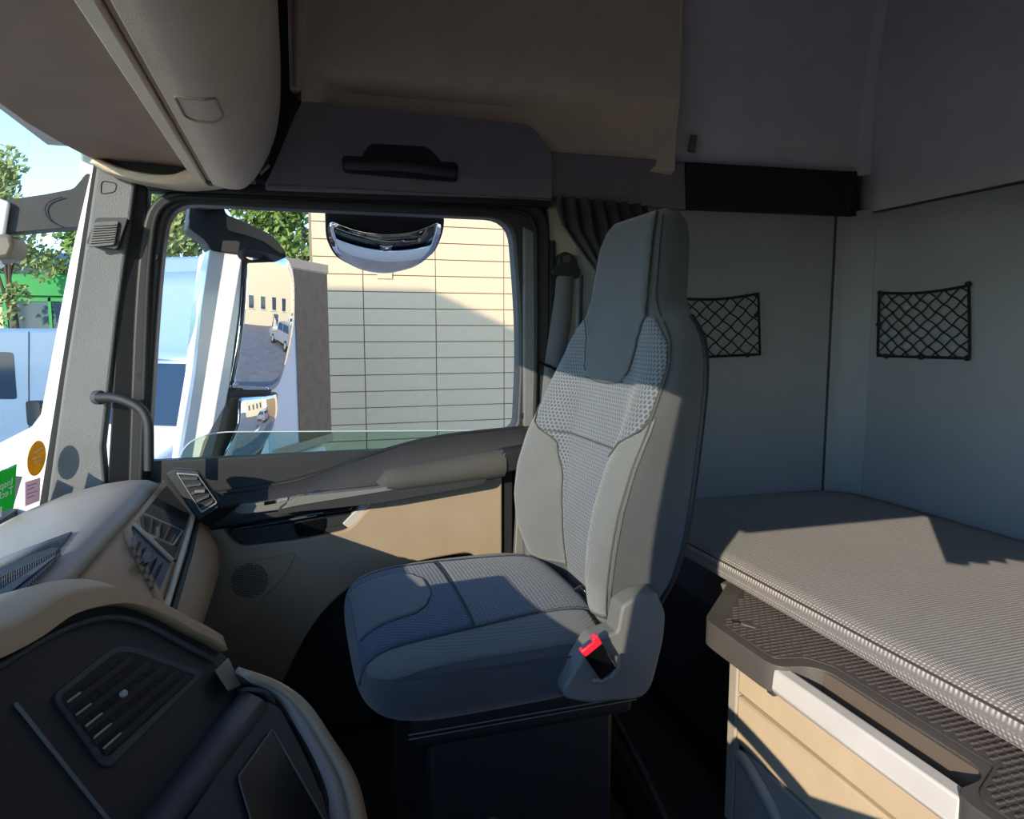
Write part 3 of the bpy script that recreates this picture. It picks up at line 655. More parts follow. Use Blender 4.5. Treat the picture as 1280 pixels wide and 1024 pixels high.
# ledge and lower console
led = []
L0, L1 = (322, 872), (150, 1095)
for t in (0, .25, .5, .75, 1):
    u = L0[0]+(L1[0]-L0[0])*t; v = L0[1]+(L1[1]-L0[1])*t
    a = sh(u-26, v-6, .0); b = sh(u-6, v-4, .030); c = sh(u+6, v+2, .040); d = sh(u+14, v+14, .036)
    led.append([a, a.lerp(b, .5)+SN*.004, b, c, d])
shell('ledge', led, .012, M['dark_plastic'], db, ang=80)
shell('ledge_end', [[sh(296, 866, 0), sh(310, 864, .02), sh(330, 866, .038), sh(338, 876, .036)], [sh(296, 870, -.04), sh(312, 870, -.03), sh(334, 880, -.02), sh(344, 892, -.02)]], .006, M['dark_plastic'], db)
lc = [sh(334, 874, .036), sh(352, 886, .034), sh(380, 940, .030), sh(404, 992, .028), sh(425, 1080, .02), sh(170, 1120, .036)]
prism('lower_panel', lc, -SN*.03, M['dark_plastic'], db, bevel=.004)
scr = [sh(339, 910, .0385), sh(385, 990, .036), sh(425, 1060, .034), sh(296, 1060, .038), sh(266, 970-4, .039)]
scr = [sh(340, 912, .0385), sh(386, 992, .0365), sh(430, 1070, .034), sh(330, 1080, .036), sh(297, 972, .0385)]
prism('screen', fil(scr, .006, 3), -SN*.004, M['screen'], db, bevel=.001)
tube('screen_edge', fil([p+SN*.0006 for p in scr], .006, 3), .0012, M['cover_grey'], db, closed=True, n=6)
# pale rim round the console
ro = [(296, 842), (338, 856), (366, 872), (386, 892), (408, 925), (432, 962), (445, 995), (458, 1060)]
ri = [(318, 858), (336, 866), (352, 880), (368, 905), (388, 940), (402, 970), (411, 1000), (420, 1060)]
rm = [(303, 846), (338, 860), (362, 877), (380, 897), (400, 928), (421, 966), (432, 997), (443, 1060)]
k0 = spline([sh(*p, .012) for p in ri], 5); k1 = spline([sh(*p, .022) for p in rm], 5); k2 = spline([sh(*p, .004) for p in ro], 5); k3 = [p-SN*.05+V((.0, .01, -.03)) for p in k2]
shell('rim', [k0, k1], .01, M['rim_grey'], db)
shell('rim_side', [k1, k2, k3], .01, M['rim_beige'], db, ang=70)
g0 = spline([sh(*p, .006) for p in [(330, 866), (346, 880), (362, 905), (380, 938), (394, 970), (402, 1000), (410, 1060)]], 5)
shell('rim_recess', [g0, k0], .008, M['black_plastic'], db)
hexa('instrument_hood', [(-.52, .0, .70), (-.30, .0, .70), (-.30, .70, .70), (-.52, .74, .70), (-.48, .03, .93), (-.30, .05, .955), (-.29, .66, .955), (-.48, .70, .93)], M['dash_top'], db, .03, seg=4)
box('lower_body', (-.42, .55, .02), (-.25, 1.30, .55), M['black_plastic'], db, bevel=.01)

hexa('shade_lip', [(-.55, .45, .78), (-.50, .45, .78), (-.50, .96, .78), (-.55, .96, .78), (-.545, .45, .97), (-.51, .45, .975), (-.51, .93, .93), (-.545, .93, .925)], M['dash_top'], db, .012, seg=3)  # invented lip beyond the frame, keeps sun off the front of the cushion
wn_ = V((.62, 0, .78)); wx = V((0, 1, 0)); wy = wn_.cross(wx); wc = V((-.17, .02, .74))
sw_ = tube('steering_wheel', [wc+wx*cos(a)*.22+wy*sin(a)*.22 for a in [2*pi*k/40 for k in range(40)]], .015, M['black_plastic'], db, n=10, closed=True)
for a in (.35, pi-.35, pi+.8, -.8): tube('spoke', [wc-wn_*.03+wx*cos(a)*.04+wy*sin(a)*.04, wc+wx*cos(a)*.21+wy*sin(a)*.21], .014, M['dark_plastic'], sw_, n=8, flat=.6)
cyl('hub', wc-wn_*.04, wn_, .065, .05, M['black_plastic'], sw_, 24, bevel=.01)
cyl('column', wc-wn_*.04, V((-.62, 0, -.6)), .035, .22, M['black_plastic'], sw_, 16)

# ------------------------------------------------------------------ passenger seat
st_ = thing('passenger_seat', (.38, 1.42, 0), 'grey fabric passenger seat with integrated headrest and honeycomb centre panels', 'seat')
SY = 1.415
keys = [  # z, centre front x, bolster front x, back x, half width
 (.535, .605, .575, .665, .200), (.62, .603, .535, .685, .240), (.68, .604, .518, .700, .270), (.75, .608, .516, .712, .286), (.82, .615, .526, .720, .292), (.90, .624, .552, .730, .292),
 (.97, .635, .588, .740, .288), (1.04, .648, .620, .750, .282), (1.09, .658, .644, .757, .272), (1.13, .665, .656, .763, .254), (1.16, .670, .664, .768, .222), (1.19, .674, .671, .772, .178), (1.22, .677, .675, .775, .155), (1.28, .684, .683, .781, .148), (1.34, .693, .692, .785, .140), (1.377, .704, .704, .784, .128), (1.397, .718, .718, .774, .110), (1.404, .735, .735, .760, .09)]
def kz(z):
    if z <= keys[0][0]: return keys[0][1:]
    for i in range(len(keys)-1):
        if z <= keys[i+1][0]:
            t = (z-keys[i][0])/(keys[i+1][0]-keys[i][0]); t2 = t
            a = keys[i]; b = keys[i+1]; return [a[j]+(b[j]-a[j])*t2 for j in range(1, 5)]
    return keys[-1][1:]
def front_x(yn, z):           # yn in -1..1
    xc, xb, bk, wd = kz(z); a = abs(yn)
    t = max(0, min(1, (a-.42)/(.80-.42))); t = t*t*(3-2*t)
    x = xc+(xb-xc)*t
    if a > .80:
        q = (a-.80)/.20; x += (bk-xb)*.28*(1-sqrt(max(0, 1-q*q)))
    return x
zs = []
z0 = .535
while z0 < 1.4035: zs.append(z0); z0 += .0118
zs += [1.400, 1.4039]
zs.sort()
rings = []
for z in zs:
    xc, xb, bk, wd = kz(z); r = []
    for k in range(41):
        yn = -1+2*k/40; yy = sin(yn*pi/2)*.35+yn*.65 if True else yn
        r.append(V((front_x(yy, z), SY+wd*yy, z)))
    # back face with rounded edges
    for k in range(13):
        yn = 1-2*k/12; a = abs(yn); xx = bk-(.03*(max(0, a-.7)/.3)**2)
        r.append(V((xx, SY+wd*.985*yn, z)))
    rings.append(r)
loft('backrest', rings, M['seat_side'], st_, ang=70)
def patch(name, lf, rf, za, zb, off, m, parent, nu=30, nv=26, x_off=None):
    rows = []
    for i in range(nu+1):
        z = za+(zb-za)*i/nu; wd = kz(z)[3]; a = lf(z); b = rf(z); row = []
        for j in range(nv+1):
            yn = a+(b-a)*j/nv
            row.append(V((front_x(yn, z)-off, SY+wd*yn, z)))
        rows.append(row)
    return shell(name, rows, .004, m, parent, ang=80)
def interp(tab):
    def f(z):
        if z <= tab[0][0]: return tab[0][1]
        for (a, b), (c, d) in zip(tab, tab[1:]):
            if z <= c:
                t = (z-a)/(c-a); t = t*t*(3-2*t); return b+(d-b)*t
        return tab[-1][1]
    return f
# bolster covers (front), honeycomb lumbar centre, honeycomb upper panel, headrest panel
cen = interp([(.58, .40), (.66, .44), (.80, .47), (.88, .54), (.94, .80), (.975, .95), (1.0, .985)])
top_w = interp([(.88, .54), (.94, .79), (.975, .935), (1.0, .955), (1.08, .955), (1.13, .95), (1.16, .92), (1.20, .9)])
patch('bolster', lambda z: cen(z)+.005, lambda z: .985, .60, .995, .004, M['seat_grey'], st_, 30, 16)
patch('bolster', lambda z: -.985, lambda z: -cen(z)-.005, .60, .995, .004, M['seat_grey'], st_, 30, 16)
patch('lumbar_panel', lambda z: -cen(z), cen, .59, .91, .004, M['seat_hex'], st_, 30, 26)
patch('upper_panel', lambda z: -top_w(z), top_w, .912, 1.18, .004, M['seat_hex'], st_, 26, 30)
head_w = interp([(1.04, .18), (1.052, .34), (1.075, .42), (1.13, .50), (1.16, .62), (1.185, .82), (1.22, .90), (1.42, .9)])
patch('headrest_panel', lambda z: -head_w(z), head_w, 1.04, 1.396, .0075, M['seat_panel'], st_, 46, 24)
def seam_line(fy, za, zb, off, n=26, r=.0016, name='seam'):
    return tube(name, [V((front_x(fy(z), z)-off, SY+kz(z)[3]*fy(z), z)) for z in [za+(zb-za)*i/n for i in range(n+1)]], r, M['seam'], st_, n=6)
seam_line(cen, .60, .99, .006); seam_line(lambda z: -cen(z), .60, .99, .006)
seam_line(lambda z: -.97, .60, 1.17, .004, 40, .002); seam_line(lambda z: -.97, 1.18, 1.385, .004, 20, .0018)
tube('seam', [V((front_x(-.56+1.12*k/20, .911)-.006, SY+kz(.911)[3]*(-.56+1.12*k/20), .911)) for k in range(21)], .0016, M['seam'], st_, n=6)
seam_line(head_w, 1.06, 1.394, .008, 30, .0016); seam_line(lambda z: -head_w(z), 1.06, 1.394, .008, 30, .0016)
tube('seam', [V((front_x(-.34+.68*k/16, 1.048)-.008, SY+kz(1.048)[3]*(-.34+.68*k/16), 1.048-.008*sin(pi*k/16))) for k in range(17)], .0016, M['seam'], st_, n=6)
# dark piping along the rear edge of the near side
tube('piping', [V((kz(z)[2]-.027, SY-kz(z)[3]*.985, z)) for z in [.62+.56*i/24 for i in range(25)]], .006, M['black_plastic'], st_, n=8)
# cushion: superellipsoid with drooping front
def sgn(a, e): return (1 if a >= 0 else -1)*abs(a)**e
CC = V((.332, 1.415, .534)); CH = V((.248, .297, .072))
def cush(th, ph, s=1.0):
    x = sgn(cos(ph), .42)*sgn(cos(th), .42); y = sgn(cos(ph), .42)*sgn(sin(th), .42); z = sgn(sin(ph), .62)
    X = CC.x+CH.x*x*s; Yy = CC.y+CH.y*y*s; Z = CC.z+CH.z*z*s
    t = (Yy-CC.y)/CH.y
    Z += (.014*(1-t*t) if z > 0 else .0)*max(0, z)             # crown
    Z += -.012*t*t*max(0, z)
    if x < 0: Z -= .012*(x*x) if z > 0 else -.0
    Z += .012*(X-CC.x)/CH.x*(.4)
    if z < 0: Z += .02*max(0, -x)*(-z)*0
    return V((X, Yy, Z))
v_ = []; f_ = []; NT, NP = 72, 30
for i in range(NP+1):
    ph = -pi/2+pi*i/NP
    for j in range(NT): v_.append(cush(2*pi*j/NT, ph))
for i in range(NP):
    for j in range(NT): f_.append((i*NT+j, i*NT+(j+1) % NT, (i+1)*NT+(j+1) % NT, (i+1)*NT+j))
obj('cushion', v_, f_, M['seat_side'], st_, ang=80)
def ctop(x, y):                # height of the cushion top at plan position
    xn = (x-CC.x)/CH.x; yn = (y-CC.y)/CH.y
    # invert: cos(ph)^.42 * |cos th|^.42 = |xn| ...
    a = min(.9999, (abs(xn)**(2/.42)+abs(yn)**(2/.42))**(.42/2))
    cp = a**(1/.42); z = sqrt(max(0, 1-cp*cp))**.62
    Z = CC.z+CH.z*z+(.014*(1-yn*yn)-.012*yn*yn)*z
    if xn < 0: Z -= .012*xn*xn
    return Z+.0048*xn
def cpatch(name, x0, x1, ya, yb, off, m, nu=24, nv=24):
    rows = [[(lambda x, y: V((x, y, ctop(x, y)+off)))(x0+(x1-x0)*i/nu, ya(x0+(x1-x0)*i/nu)+(yb(x0+(x1-x0)*i/nu)-ya(x0+(x1-x0)*i/nu))*j/nv) for j in range(nv+1)] for i in range(nu+1)]
    return shell(name, rows, .004, m, st_, ang=80)
yn_ = interp([(.09, SY-.20), (.2, SY-.205), (.56, SY-.17)]); yf_ = interp([(.09, SY+.18), (.2, SY+.19), (.56, SY+.16)])
cpatch('cushion_centre', .0875, .30, yn_, yf_, .0025, M['seat_hex_dark'])
cpatch('cushion_centre', .303, .555, yn_, yf_, .0025, M['seat_hex_flat'])
tw = interp([(.088, .125), (.20, .118), (.225, .10), (.243, .06), (.25, .03)])
cpatch('front_insert', .096, .25, lambda x: SY-tw(x)+.0, lambda x: SY+tw(x), .005, M['seat_panel'])
def ylim(x): return CH.y*min(.91, max(.0, 1-abs((x-CC.x)/CH.x)**4.76)**.21*.955)
cpatch('thigh_pad', .094, .54, lambda x: SY-max(ylim(x), SY-yn_(x)+.006), lambda x: yn_(x)-.003, .002, M['seat_grey'], 40, 10)
cpatch('thigh_pad', .094, .54, lambda x: yf_(x)+.003, lambda x: SY+max(ylim(x), yf_(x)-SY+.006), .002, M['seat_grey'], 40, 10)
def cseam(pts): tube('seam', [V((x, y, ctop(x, y)+.0035)) for x, y in pts], .0011, M['seam'], st_, n=6)
cseam([(.3015, SY-.20+.4*k/20) for k in range(21)])
cseam([(.10+.44*k/20, yn_(.10+.44*k/20)) for k in range(21)]); cseam([(.10+.44*k/20, yf_(.10+.44*k/20)) for k in range(21)])
cseam([(.10+.15*k/16, SY-tw(.10+.15*k/16)) for k in range(17)]); cseam([(.10+.15*k/16, SY+tw(.10+.15*k/16)) for k in range(17)])
cseam([(.25, SY-.03+.06*k/6) for k in range(7)])
sideln = [V((.14+.40*k/20, SY-.2945, .572+.0*k)) for k in range(21)]
tube('side_seam', [V((p.x, p.y-.0035+.004*abs(k-10)/10, p.z)) for k, p in enumerate(sideln)], .0018, M['seam'], st_, n=6)
# base, suspension cover and hinge cover
box('seat_base', (.20, 1.16, .0), (.56, 1.68, .46), M['black_plastic'], st_, bevel=.012)
box('suspension_skirt', (.17, 1.155, .42), (.60, 1.685, .49), M['seal'], st_, bevel=.015)
tube('trim_line', [V((.165, 1.147, .4585)), V((.60, 1.147, .462))], .0014, M['silver'], st_, n=6)
tube('trim_line', [V((.165, 1.147, .4505)), V((.60, 1.147, .454))], .0012, M['silver'], st_, n=6)
hc = fil(PS([(705, 862), (742, 800), (772, 790), (778, 758), (800, 744), (822, 741), (833, 768), (830, 800), (815, 860), (802, 874), (735, 880), (706, 874)], Y=1.085), [.01, .008, .006, .008, .02, .004, .015, .02, .02, .02, .02, .01], 6)
prism('hinge_cover', hc, (0, .05, 0), M['cover_grey'], st_, bevel=.006, seg=3)
# buckle: black body, red button, grey socket rim
bx_ = (P(768, 818, Y=1.07)-P(738, 797, Y=1.07)); ax = (P(757, 845, Y=1.07)-P(735, 812, Y=1.07)).normalized(); cr = V((ax.z, 0, -ax.x)); cr = cr if cr.x > 0 else -cr
bc = P(738, 808, Y=1.06)
def bb(s, t, y): return bc+ax*s+cr*t+V((0, y, 0))
bk = hexa('buckle', [bb(.0, -.019, -.010), bb(.0, .019, -.010), bb(.0, .019, .012), bb(.0, -.019, .012), bb(.06, -.018, -.010), bb(.06, .018, -.010), bb(.06, .018, .012), bb(.06, -.018, .012)], M['gloss_black'], st_, .003)
bk['label'] = 'black belt buckle with red release button'
hexa('release_button', [bb(-.010, -.0195, -.0115), bb(-.010, .0195, -.0115), bb(-.010, .0195, .003), bb(-.010, -.0195, .003), bb(.004, -.0195, -.0115), bb(.004, .0195, -.0115), bb(.004, .0195, .003), bb(.004, -.0195, .003)], M['red'], bk, .002)
hexa('button_ridge', [bb(-.014, .008, -.0115), bb(-.014, .0195, -.0115), bb(-.014, .0195, .004), bb(-.014, .008, .004), bb(-.008, .008, -.0115), bb(-.008, .0195, -.0115), bb(-.008, .0195, .004), bb(-.008, .008, .004)], M['red'], bk, .0015)
hexa('button_slot', [bb(-.0102, -.014, -.007), bb(-.0102, .006, -.007), bb(-.0102, .006, .001), bb(-.0102, -.014, .001), bb(-.0112, -.014, -.007), bb(-.0112, .006, -.007), bb(-.0112, .006, .001), bb(-.0112, -.014, .001)], M['gloss_black'], bk, 0)
tube('socket_rim', [bb(.055, -.030, .0), bb(.064, -.018, -.004), bb(.068, .0, -.006), bb(.062, .02, -.004), bb(.048, .03, 0)], .005, M['cover_grey'], bk, n=8)
tube('recliner_loop', spline([P(720, 738, Y=1.30), P(727, 735, Y=1.28), P(733, 742, Y=1.27), P(735, 752, Y=1.27)], 4), .005, M['gloss_black'], st_, n=8)
hexa('floor_mount', [V((.22, 1.10, 0)), V((.72, 1.10, 0)), V((.72, 1.70, 0)), V((.22, 1.70, 0)), V((.24, 1.15, .10)), V((.66, 1.15, .10)), V((.66, 1.68, .10)), V((.24, 1.68, .10))], M['black_plastic'], st_, .01)

# ------------------------------------------------------------------ seat belt
sb = thing('seat_belt', P(700, 700, Y=1.90), 'grey seat belt hanging from its black anchor behind the passenger seat', 'seat belt')
an = fil(PS([(707, 314), (717, 318), (722, 332), (727, 338), (724, 348), (712, 345), (700, 347), (690, 344), (690, 338), (697, 331), (699, 318)], Y=1.925), .008, 4)
prism('anchor', an, (0, .025, 0), M['black_plastic'], sb, bevel=.004)
cyl('bolt', P(708, 324, Y=1.926), (0, -1, 0), .012, .008, M['dark_plastic'], sb, bevel=.002)
def strap(name, lp, rp, m):
    l = spline(lp, 6); r = spline(rp, 6); return shell(name, [l, [a.lerp(b, .5)+V((0, -.002, 0)) for a, b in zip(l, r)], r], .0015, m, sb)
strap('webbing', [P(697, 345, Y=1.918), P(689, 400, Y=1.912), P(681, 455, Y=1.905), P(676, 505, Y=1.895), P(668, 560, Y=1.88)], [P(718, 345, Y=1.918), P(714, 400, Y=1.912), P(705, 455, Y=1.905), P(694, 505, Y=1.895), P(671, 562, Y=1.86)], M['belt'])
strap('webbing', [P(668, 560, Y=1.88), P(654, 600, Y=1.875), P(650, 630, Y=1.875), P(653, 665, Y=1.88), P(655, 720, Y=1.90)], [P(671, 562, Y=1.86), P(657, 602, Y=1.85), P(652, 632, Y=1.85), P(657, 667, Y=1.86), P(668, 720, Y=1.87)], M['belt'])
strap('lap_webbing', [P(725, 345, Y=1.93), P(722, 420, Y=1.93), P(712, 480, Y=1.93)], [P(729, 345, Y=1.93), P(727, 420, Y=1.93), P(720, 480, Y=1.93)], M['curtain'])
tube('belt_clip', spline([P(672, 452, Y=1.90), P(684, 457, Y=1.90), P(696, 462, Y=1.899), P(708, 462, Y=1.90)], 4), .0045, M['gloss_black'], sb, n=8)
cyl('clip_stud', P(687, 463, Y=1.902), (0, -1, 0), .007, .008, M['belt'], sb, bevel=.001)
prism('lower_guide', fil(PS([(648, 612), (656, 604), (660, 612), (652, 745), (641, 745)], Y=1.90), .005), (0, .02, 0), M['silver'], sb, bevel=.003)

# ------------------------------------------------------------------ curtain gathered behind the seat
cu = thing('curtain', P(745, 600, Y=1.90), 'dark grey curtain gathered and tied back behind the seat', 'curtain')
def crow(lp, rp, amp, nf, ph, n=72):
    out = []
    for k in range(n+1):
        t = k/n; p = lp.lerp(rp, t); out.append(p+V((0, -amp*(.5+.5*sin(2*pi*nf*t+ph+.8*sin(3*t+ph)))-.01*sin(pi*t), 0)))
    return out
R_ = [crow(P(693, 246, Y=1.93), P(806, 258, Y=1.90), .030, 7, 0), crow(P(692, 262, Y=1.935), P(812, 290, Y=1.90), .034, 6.6, .2), crow(P(697, 283, Y=1.935), P(806, 310, Y=1.90), .036, 6.2, .5),
      crow(P(716, 308, Y=1.93), P(790, 325, Y=1.905), .034, 5.5, .8), crow(P(735, 330, Y=1.925), P(776, 336, Y=1.905), .026, 5, 1.1), crow(P(746, 341, Y=1.92), P(768, 342, Y=1.91), .016, 5, 1.3)]
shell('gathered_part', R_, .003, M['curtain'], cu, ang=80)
box('tie_band', P(742, 346, Y=1.935)+V((0, -.035, -.006)), P(772, 342, Y=1.935)+V((0, -.01, .010)), M['seal'], cu, .003)
R2 = [crow(P(746, 347, Y=1.92), P(770, 349, Y=1.91), .016, 4, 1.3), crow(P(736, 375, Y=1.925), P(772, 380, Y=1.91), .02, 4, 1.2), crow(P(727, 420, Y=1.93), P(775, 430, Y=1.91), .022, 4, 1.0), crow(P(720, 470, Y=1.93), P(776, 490, Y=1.91), .024, 4, .8), crow(P(712, 560, Y=1.93), P(780, 600, Y=1.91), .024, 4, .6)]
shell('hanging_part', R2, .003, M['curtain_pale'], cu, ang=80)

# ------------------------------------------------------------------ storage nets
def net(loc_fn, corners, label, hooks, nu, nv, group):
    n_ = thing('storage_net', loc_fn(*corners[3]), label, 'net', group)
    c = [loc_fn(u, v) for u, v in corners]           # tl, tr, br, bl
    def Q(s, t): return (c[0].lerp(c[1], s)).lerp(c[3].lerp(c[2], s), t)+V((0, 0, -.010*sin(pi*s)*(1-t)))
    edge = []
    for k in range(40):
        e = k/10
        s, t = ((e, 0), (1, e-1), (3-e, 1), (0, 4-e))[int(e)]; edge.append(Q(s, t))
    tube('border_cord', edge, .0042, M['net'], n_, n=6, closed=True)
    off = .5
    def seg(a, b, rev):
        # clip the diagonal cord a..b to the unit square, with a slight waver
        pts = []
        for k in range(25):
            s = a[0]+(b[0]-a[0])*k/24; t = a[1]+(b[1]-a[1])*k/24
            if -.001 <= s <= 1.001 and -.001 <= t <= 1.001: pts.append(Q(s, t)+V((0, 0, .002*sin(k*1.3+a[0]*20))))
        if len(pts) > 1: tube('net_cord', pts, .0022, M['net'], n_, n=5)
    a_ = nv/nu
    for k in range(-int(nv)-2, int(nu+nv)+2):
        s0 = (k+.5)/nu; seg((s0, 0), (s0+a_, 1), 0); seg((s0, 0), (s0-a_, 1), 1)
    for s, t in hooks: 
        p = Q(s, t); v_, f_ = join([cyl_g(p+V((0, 0, 0)), V((-.6, -.8, 0)), .008, .012, 12)]); obj('fixing', v_, f_, M['net'], n_)
    return n_
net(lambda u, v: P(u, v, Y=1.945), [(845, 373), (948, 367), (950, 443), (845, 448)], 'black elastic storage net on the side wall behind the headrest', [(.98, .02), (.97, .35), (.85, 1.0), (.2, 1)], 5.4, 4, 'wall storage nets')
net(lambda u, v: P(u, v, X=1.79), [(1099, 366), (1211, 357), (1212, 448), (1097, 445)], 'black elastic storage net on the rear wall above the bunk', [(.01, .01), (.99, -.02), (.1, 1), (.5, 1), (.97, 1), (0, .5)], 6, 4.8, 'wall storage nets')

# ------------------------------------------------------------------ mattress and locker
mt = thing('bunk_mattress', (1.35, .7, .5), 'grey tweed bunk mattress lying along the rear wall', 'mattress')
rows = []
mp = [(1.06, .548), (.985, .550), (.955, .568), (.942, .592), (.946, .610), (.958, .620), (.985, .624), (1.2, .626), (1.45, .626), (1.70, .624), (1.76, .618), (1.785, .60), (1.785, .548)]
ym = [-.25, 0, .5, 1.0, 1.5, 1.75, 1.85, 1.90, 1.93, 1.945]
for y in ym:
    e = max(0, (y-1.75)/.195); rows.append([V((min(x, 1.785-.10*e**2.5), y, z if z < .6 else z-.010*e**3)) for x, z in mp])
loft('mattress_cover', rows, M['mattress'], mt, ang=80)
tube('edge_piping', [V((.944, y, .613)) for y in (-.24, .5, 1.0, 1.6, 1.9)], .0025, M['mattress_edge'], mt, n=6)
bb_ = thing('bunk_bench', (1.4, .7, 0), 'dark bunk bench with rail below the mattress behind the seat', 'bunk base')
box('bunk_board', (1.062, -.25, .50), (1.79, 1.94, .545), M['strip_black'], bb_, bevel=.004)
box('front_rail', (1.062, 1.50, .40), (1.10, 1.94, .545), M['dark_plastic'], bb_, bevel=.006)
box('rear_box', (1.062, 1.28, .0), (1.79, 1.94, .40), M['black_plastic'], bb_, bevel=.006)

lk = thing('bunk_locker', (.95, .7, 0), 'tan pull-out locker under the bunk with woven tray top and silver handle bar', 'locker')
box('body', (.885, .2, .02), (1.055, 1.225, .49), M['locker_grey'], lk, bevel=.006)
box('side_edge', (.868, 1.212, .02), (.90, 1.242, .50), M['pillar_beige'], lk, bevel=.004)
dz = [(.395, .488, 'locker_tan'), (.285, .388, 'locker_tan'), (.03, .278, 'locker_grey')]
for i, (za, zb, mm) in enumerate(dz):
    o = box('front_panel', (.868, .2, za), (.89, 1.208, zb), M[mm], lk, bevel=.005)
# sculpted grab edge on the lower front
gr = spline([V((.866, 1.19, .262)), V((.862, 1.15, .262)), V((.860, 1.05, .205)), V((.860, .98, .10)), V((.862, .95, .03))], 6)
tube('pull_edge', gr, .016, M['locker_grey'], lk, n=10, up=(1, 0, 0), flat=.7)
prism('pull_recess', [V((.8675, 1.195, .285)), V((.8675, 1.16, .278)), V((.8675, 1.195, .262))], (.002, 0, 0), M['seal'], lk, bevel=0)
box('side_tag', (.90, 1.243, .33), (.912, 1.246, .36), M['rim_grey'], lk, bevel=.001)
# tray: frame outline with recess for the handle
zt = .54
T = [(1.045, 1.527), (.955, 1.40), (.823, 1.262), (.818, 1.238), (.818, 1.055), (.832, 1.030), (.880, 1.020), (.903, .992), (.903, .70), (.885, .676), (.832, .67), (.818, .65), (.818, .2), (1.045, .2)]
T[0] = (1.045, 1.46); T[1] = (.93, 1.40)
T = [(1.045, 1.44), (.985, 1.43), (.823, 1.268), (.818, 1.238), (.818, 1.055), (.832, 1.030), (.880, 1.020), (.903, .992), (.903, .70), (.885, .676), (.832, .67), (.818, .65), (.818, .2), (1.045, .2)]
to = fil([V((x, y, zt)) for x, y in T], [.005, .01, .02, .02, .02, .012, .02, .02, .02, .02, .012, .02, .005, .005], 4)
prism('tray', to, (0, 0, -.055), M['tray_lip'], lk, bevel=.007, seg=3)
tp_ = [(1.03, 1.385), (.985, 1.37), (.850, 1.245), (.838, 1.225), (.838, 1.060), (.898, 1.045), (.922, 1.0), (.922, .69), (.85, .655), (.838, .64), (.838, .21), (1.03, .21)]
pad = fil([V((x, y, zt+.0005)) for x, y in tp_], .01, 3)
wv = prism('woven_inlay', pad, (0, 0, .0022), M['tray'], lk, bevel=.001)
# raised weave dashes on the inlay
def inside(x, y, poly):
    c = False; j = len(poly)-1
    for i in range(len(poly)):
        if (poly[i][1] > y) != (poly[j][1] > y) and x < (poly[j][0]-poly[i][0])*(y-poly[i][1])/(poly[j][1]-poly[i][1])+poly[i][0]: c = not c
        j = i
    return c
parts = []
ny = int(1.2/.0125)
for j in range(ny):
    y = .215+j*.0125
    for i in range(16):
        x = .83+i*.0165+(.00825 if j % 2 else 0)
        if all(inside(x+dx, y+dy, tp_) for dx in (-.008, .008) for dy in (-.005, .005)) and not (.872 < x < .90 and 1.185 < y < 1.225):
            a = V((x-.0072, y-.0025, zt+.0022)); parts.append(([a, a+V((.0144, 0, 0)), a+V((.0144, .005, 0)), a+V((0, .005, 0)), a+V((.002, .001, .0028)), a+V((.0124, .001, .0028)), a+V((.0124, .004, .0028)), a+V((.002, .004, .0028))], list(BF)))
v_, f_ = join(parts); o = obj('weave_rib', v_, f_, M['tray'], lk, smooth=False); o['kind'] = 'stuff'
hexa('lid_latch', [V((.875, 1.215, zt+.001)), V((.90, 1.19, zt+.001)), V((.892, 1.18, zt+.001)), V((.868, 1.205, zt+.001)), V((.875, 1.215, zt+.008)), V((.90, 1.19, zt+.003)), V((.892, 1.18, zt+.003)), V((.868, 1.205, zt+.008))], M['tray_lip'], lk, .001)
box('latch_slot', (.862, 1.215, zt+.002), (.876, 1.232, zt+.0045), M['seal'], lk, 0)
hb = [V((.826, 0, .532)), V((.852, 0, .532)), V((.860, 0, .522)), V((.858, 0, .488)), V((.832, 0, .480)), V((.822, 0, .492))]
prism('handle_bar', [V((p.x, 1.045, p.z)) for p in hb], (0, -.385, 0), M['handle_silver'], lk, bevel=.004, seg=3)
box('handle_end', (.824, 1.040, .478), (.866, 1.06, .505), M['dark_plastic'], lk, .003)
prism('recess_back', [V((.897, 1.015, .538)), V((.897, .68, .538)), V((.897, .68, .47)), V((.897, 1.015, .47))], (.004, 0, 0), M['case_brown'], lk, bevel=0)
hexa('hinge_block', [V((.99, 1.43, .485)), V((1.045, 1.47, .485)), V((1.055, 1.44, .485)), V((1.0, 1.40, .485)), V((.975, 1.445, .538)), V((1.045, 1.485, .538)), V((1.055, 1.45, .538)), V((.99, 1.41, .538))], M['cover_grey'], lk, .004)

# floor details in the footwell
ft = thing('trim_7', (.75, 1.2, 0), 'dark floor tunnel moulding between the seat and the bunk', 'floor trim', kind='structure')
hexa('tunnel', [V((.66, .2, 0)), V((.86, .2, 0)), V((.96, 1.9, 0)), V((.74, 1.9, 0)), V((.70, .2, .05)), V((.86, .2, .05)), V((.96, 1.9, .12)), V((.76, 1.9, .12))], M['black_plastic'], ft, .015)
tube('edge_rib', spline([V((.69, .9, .065)), V((.71, 1.1, .08)), V((.76, 1.4, .11)), V((.80, 1.7, .13))], 5), .008, M['dark_plastic'], ft, n=8)

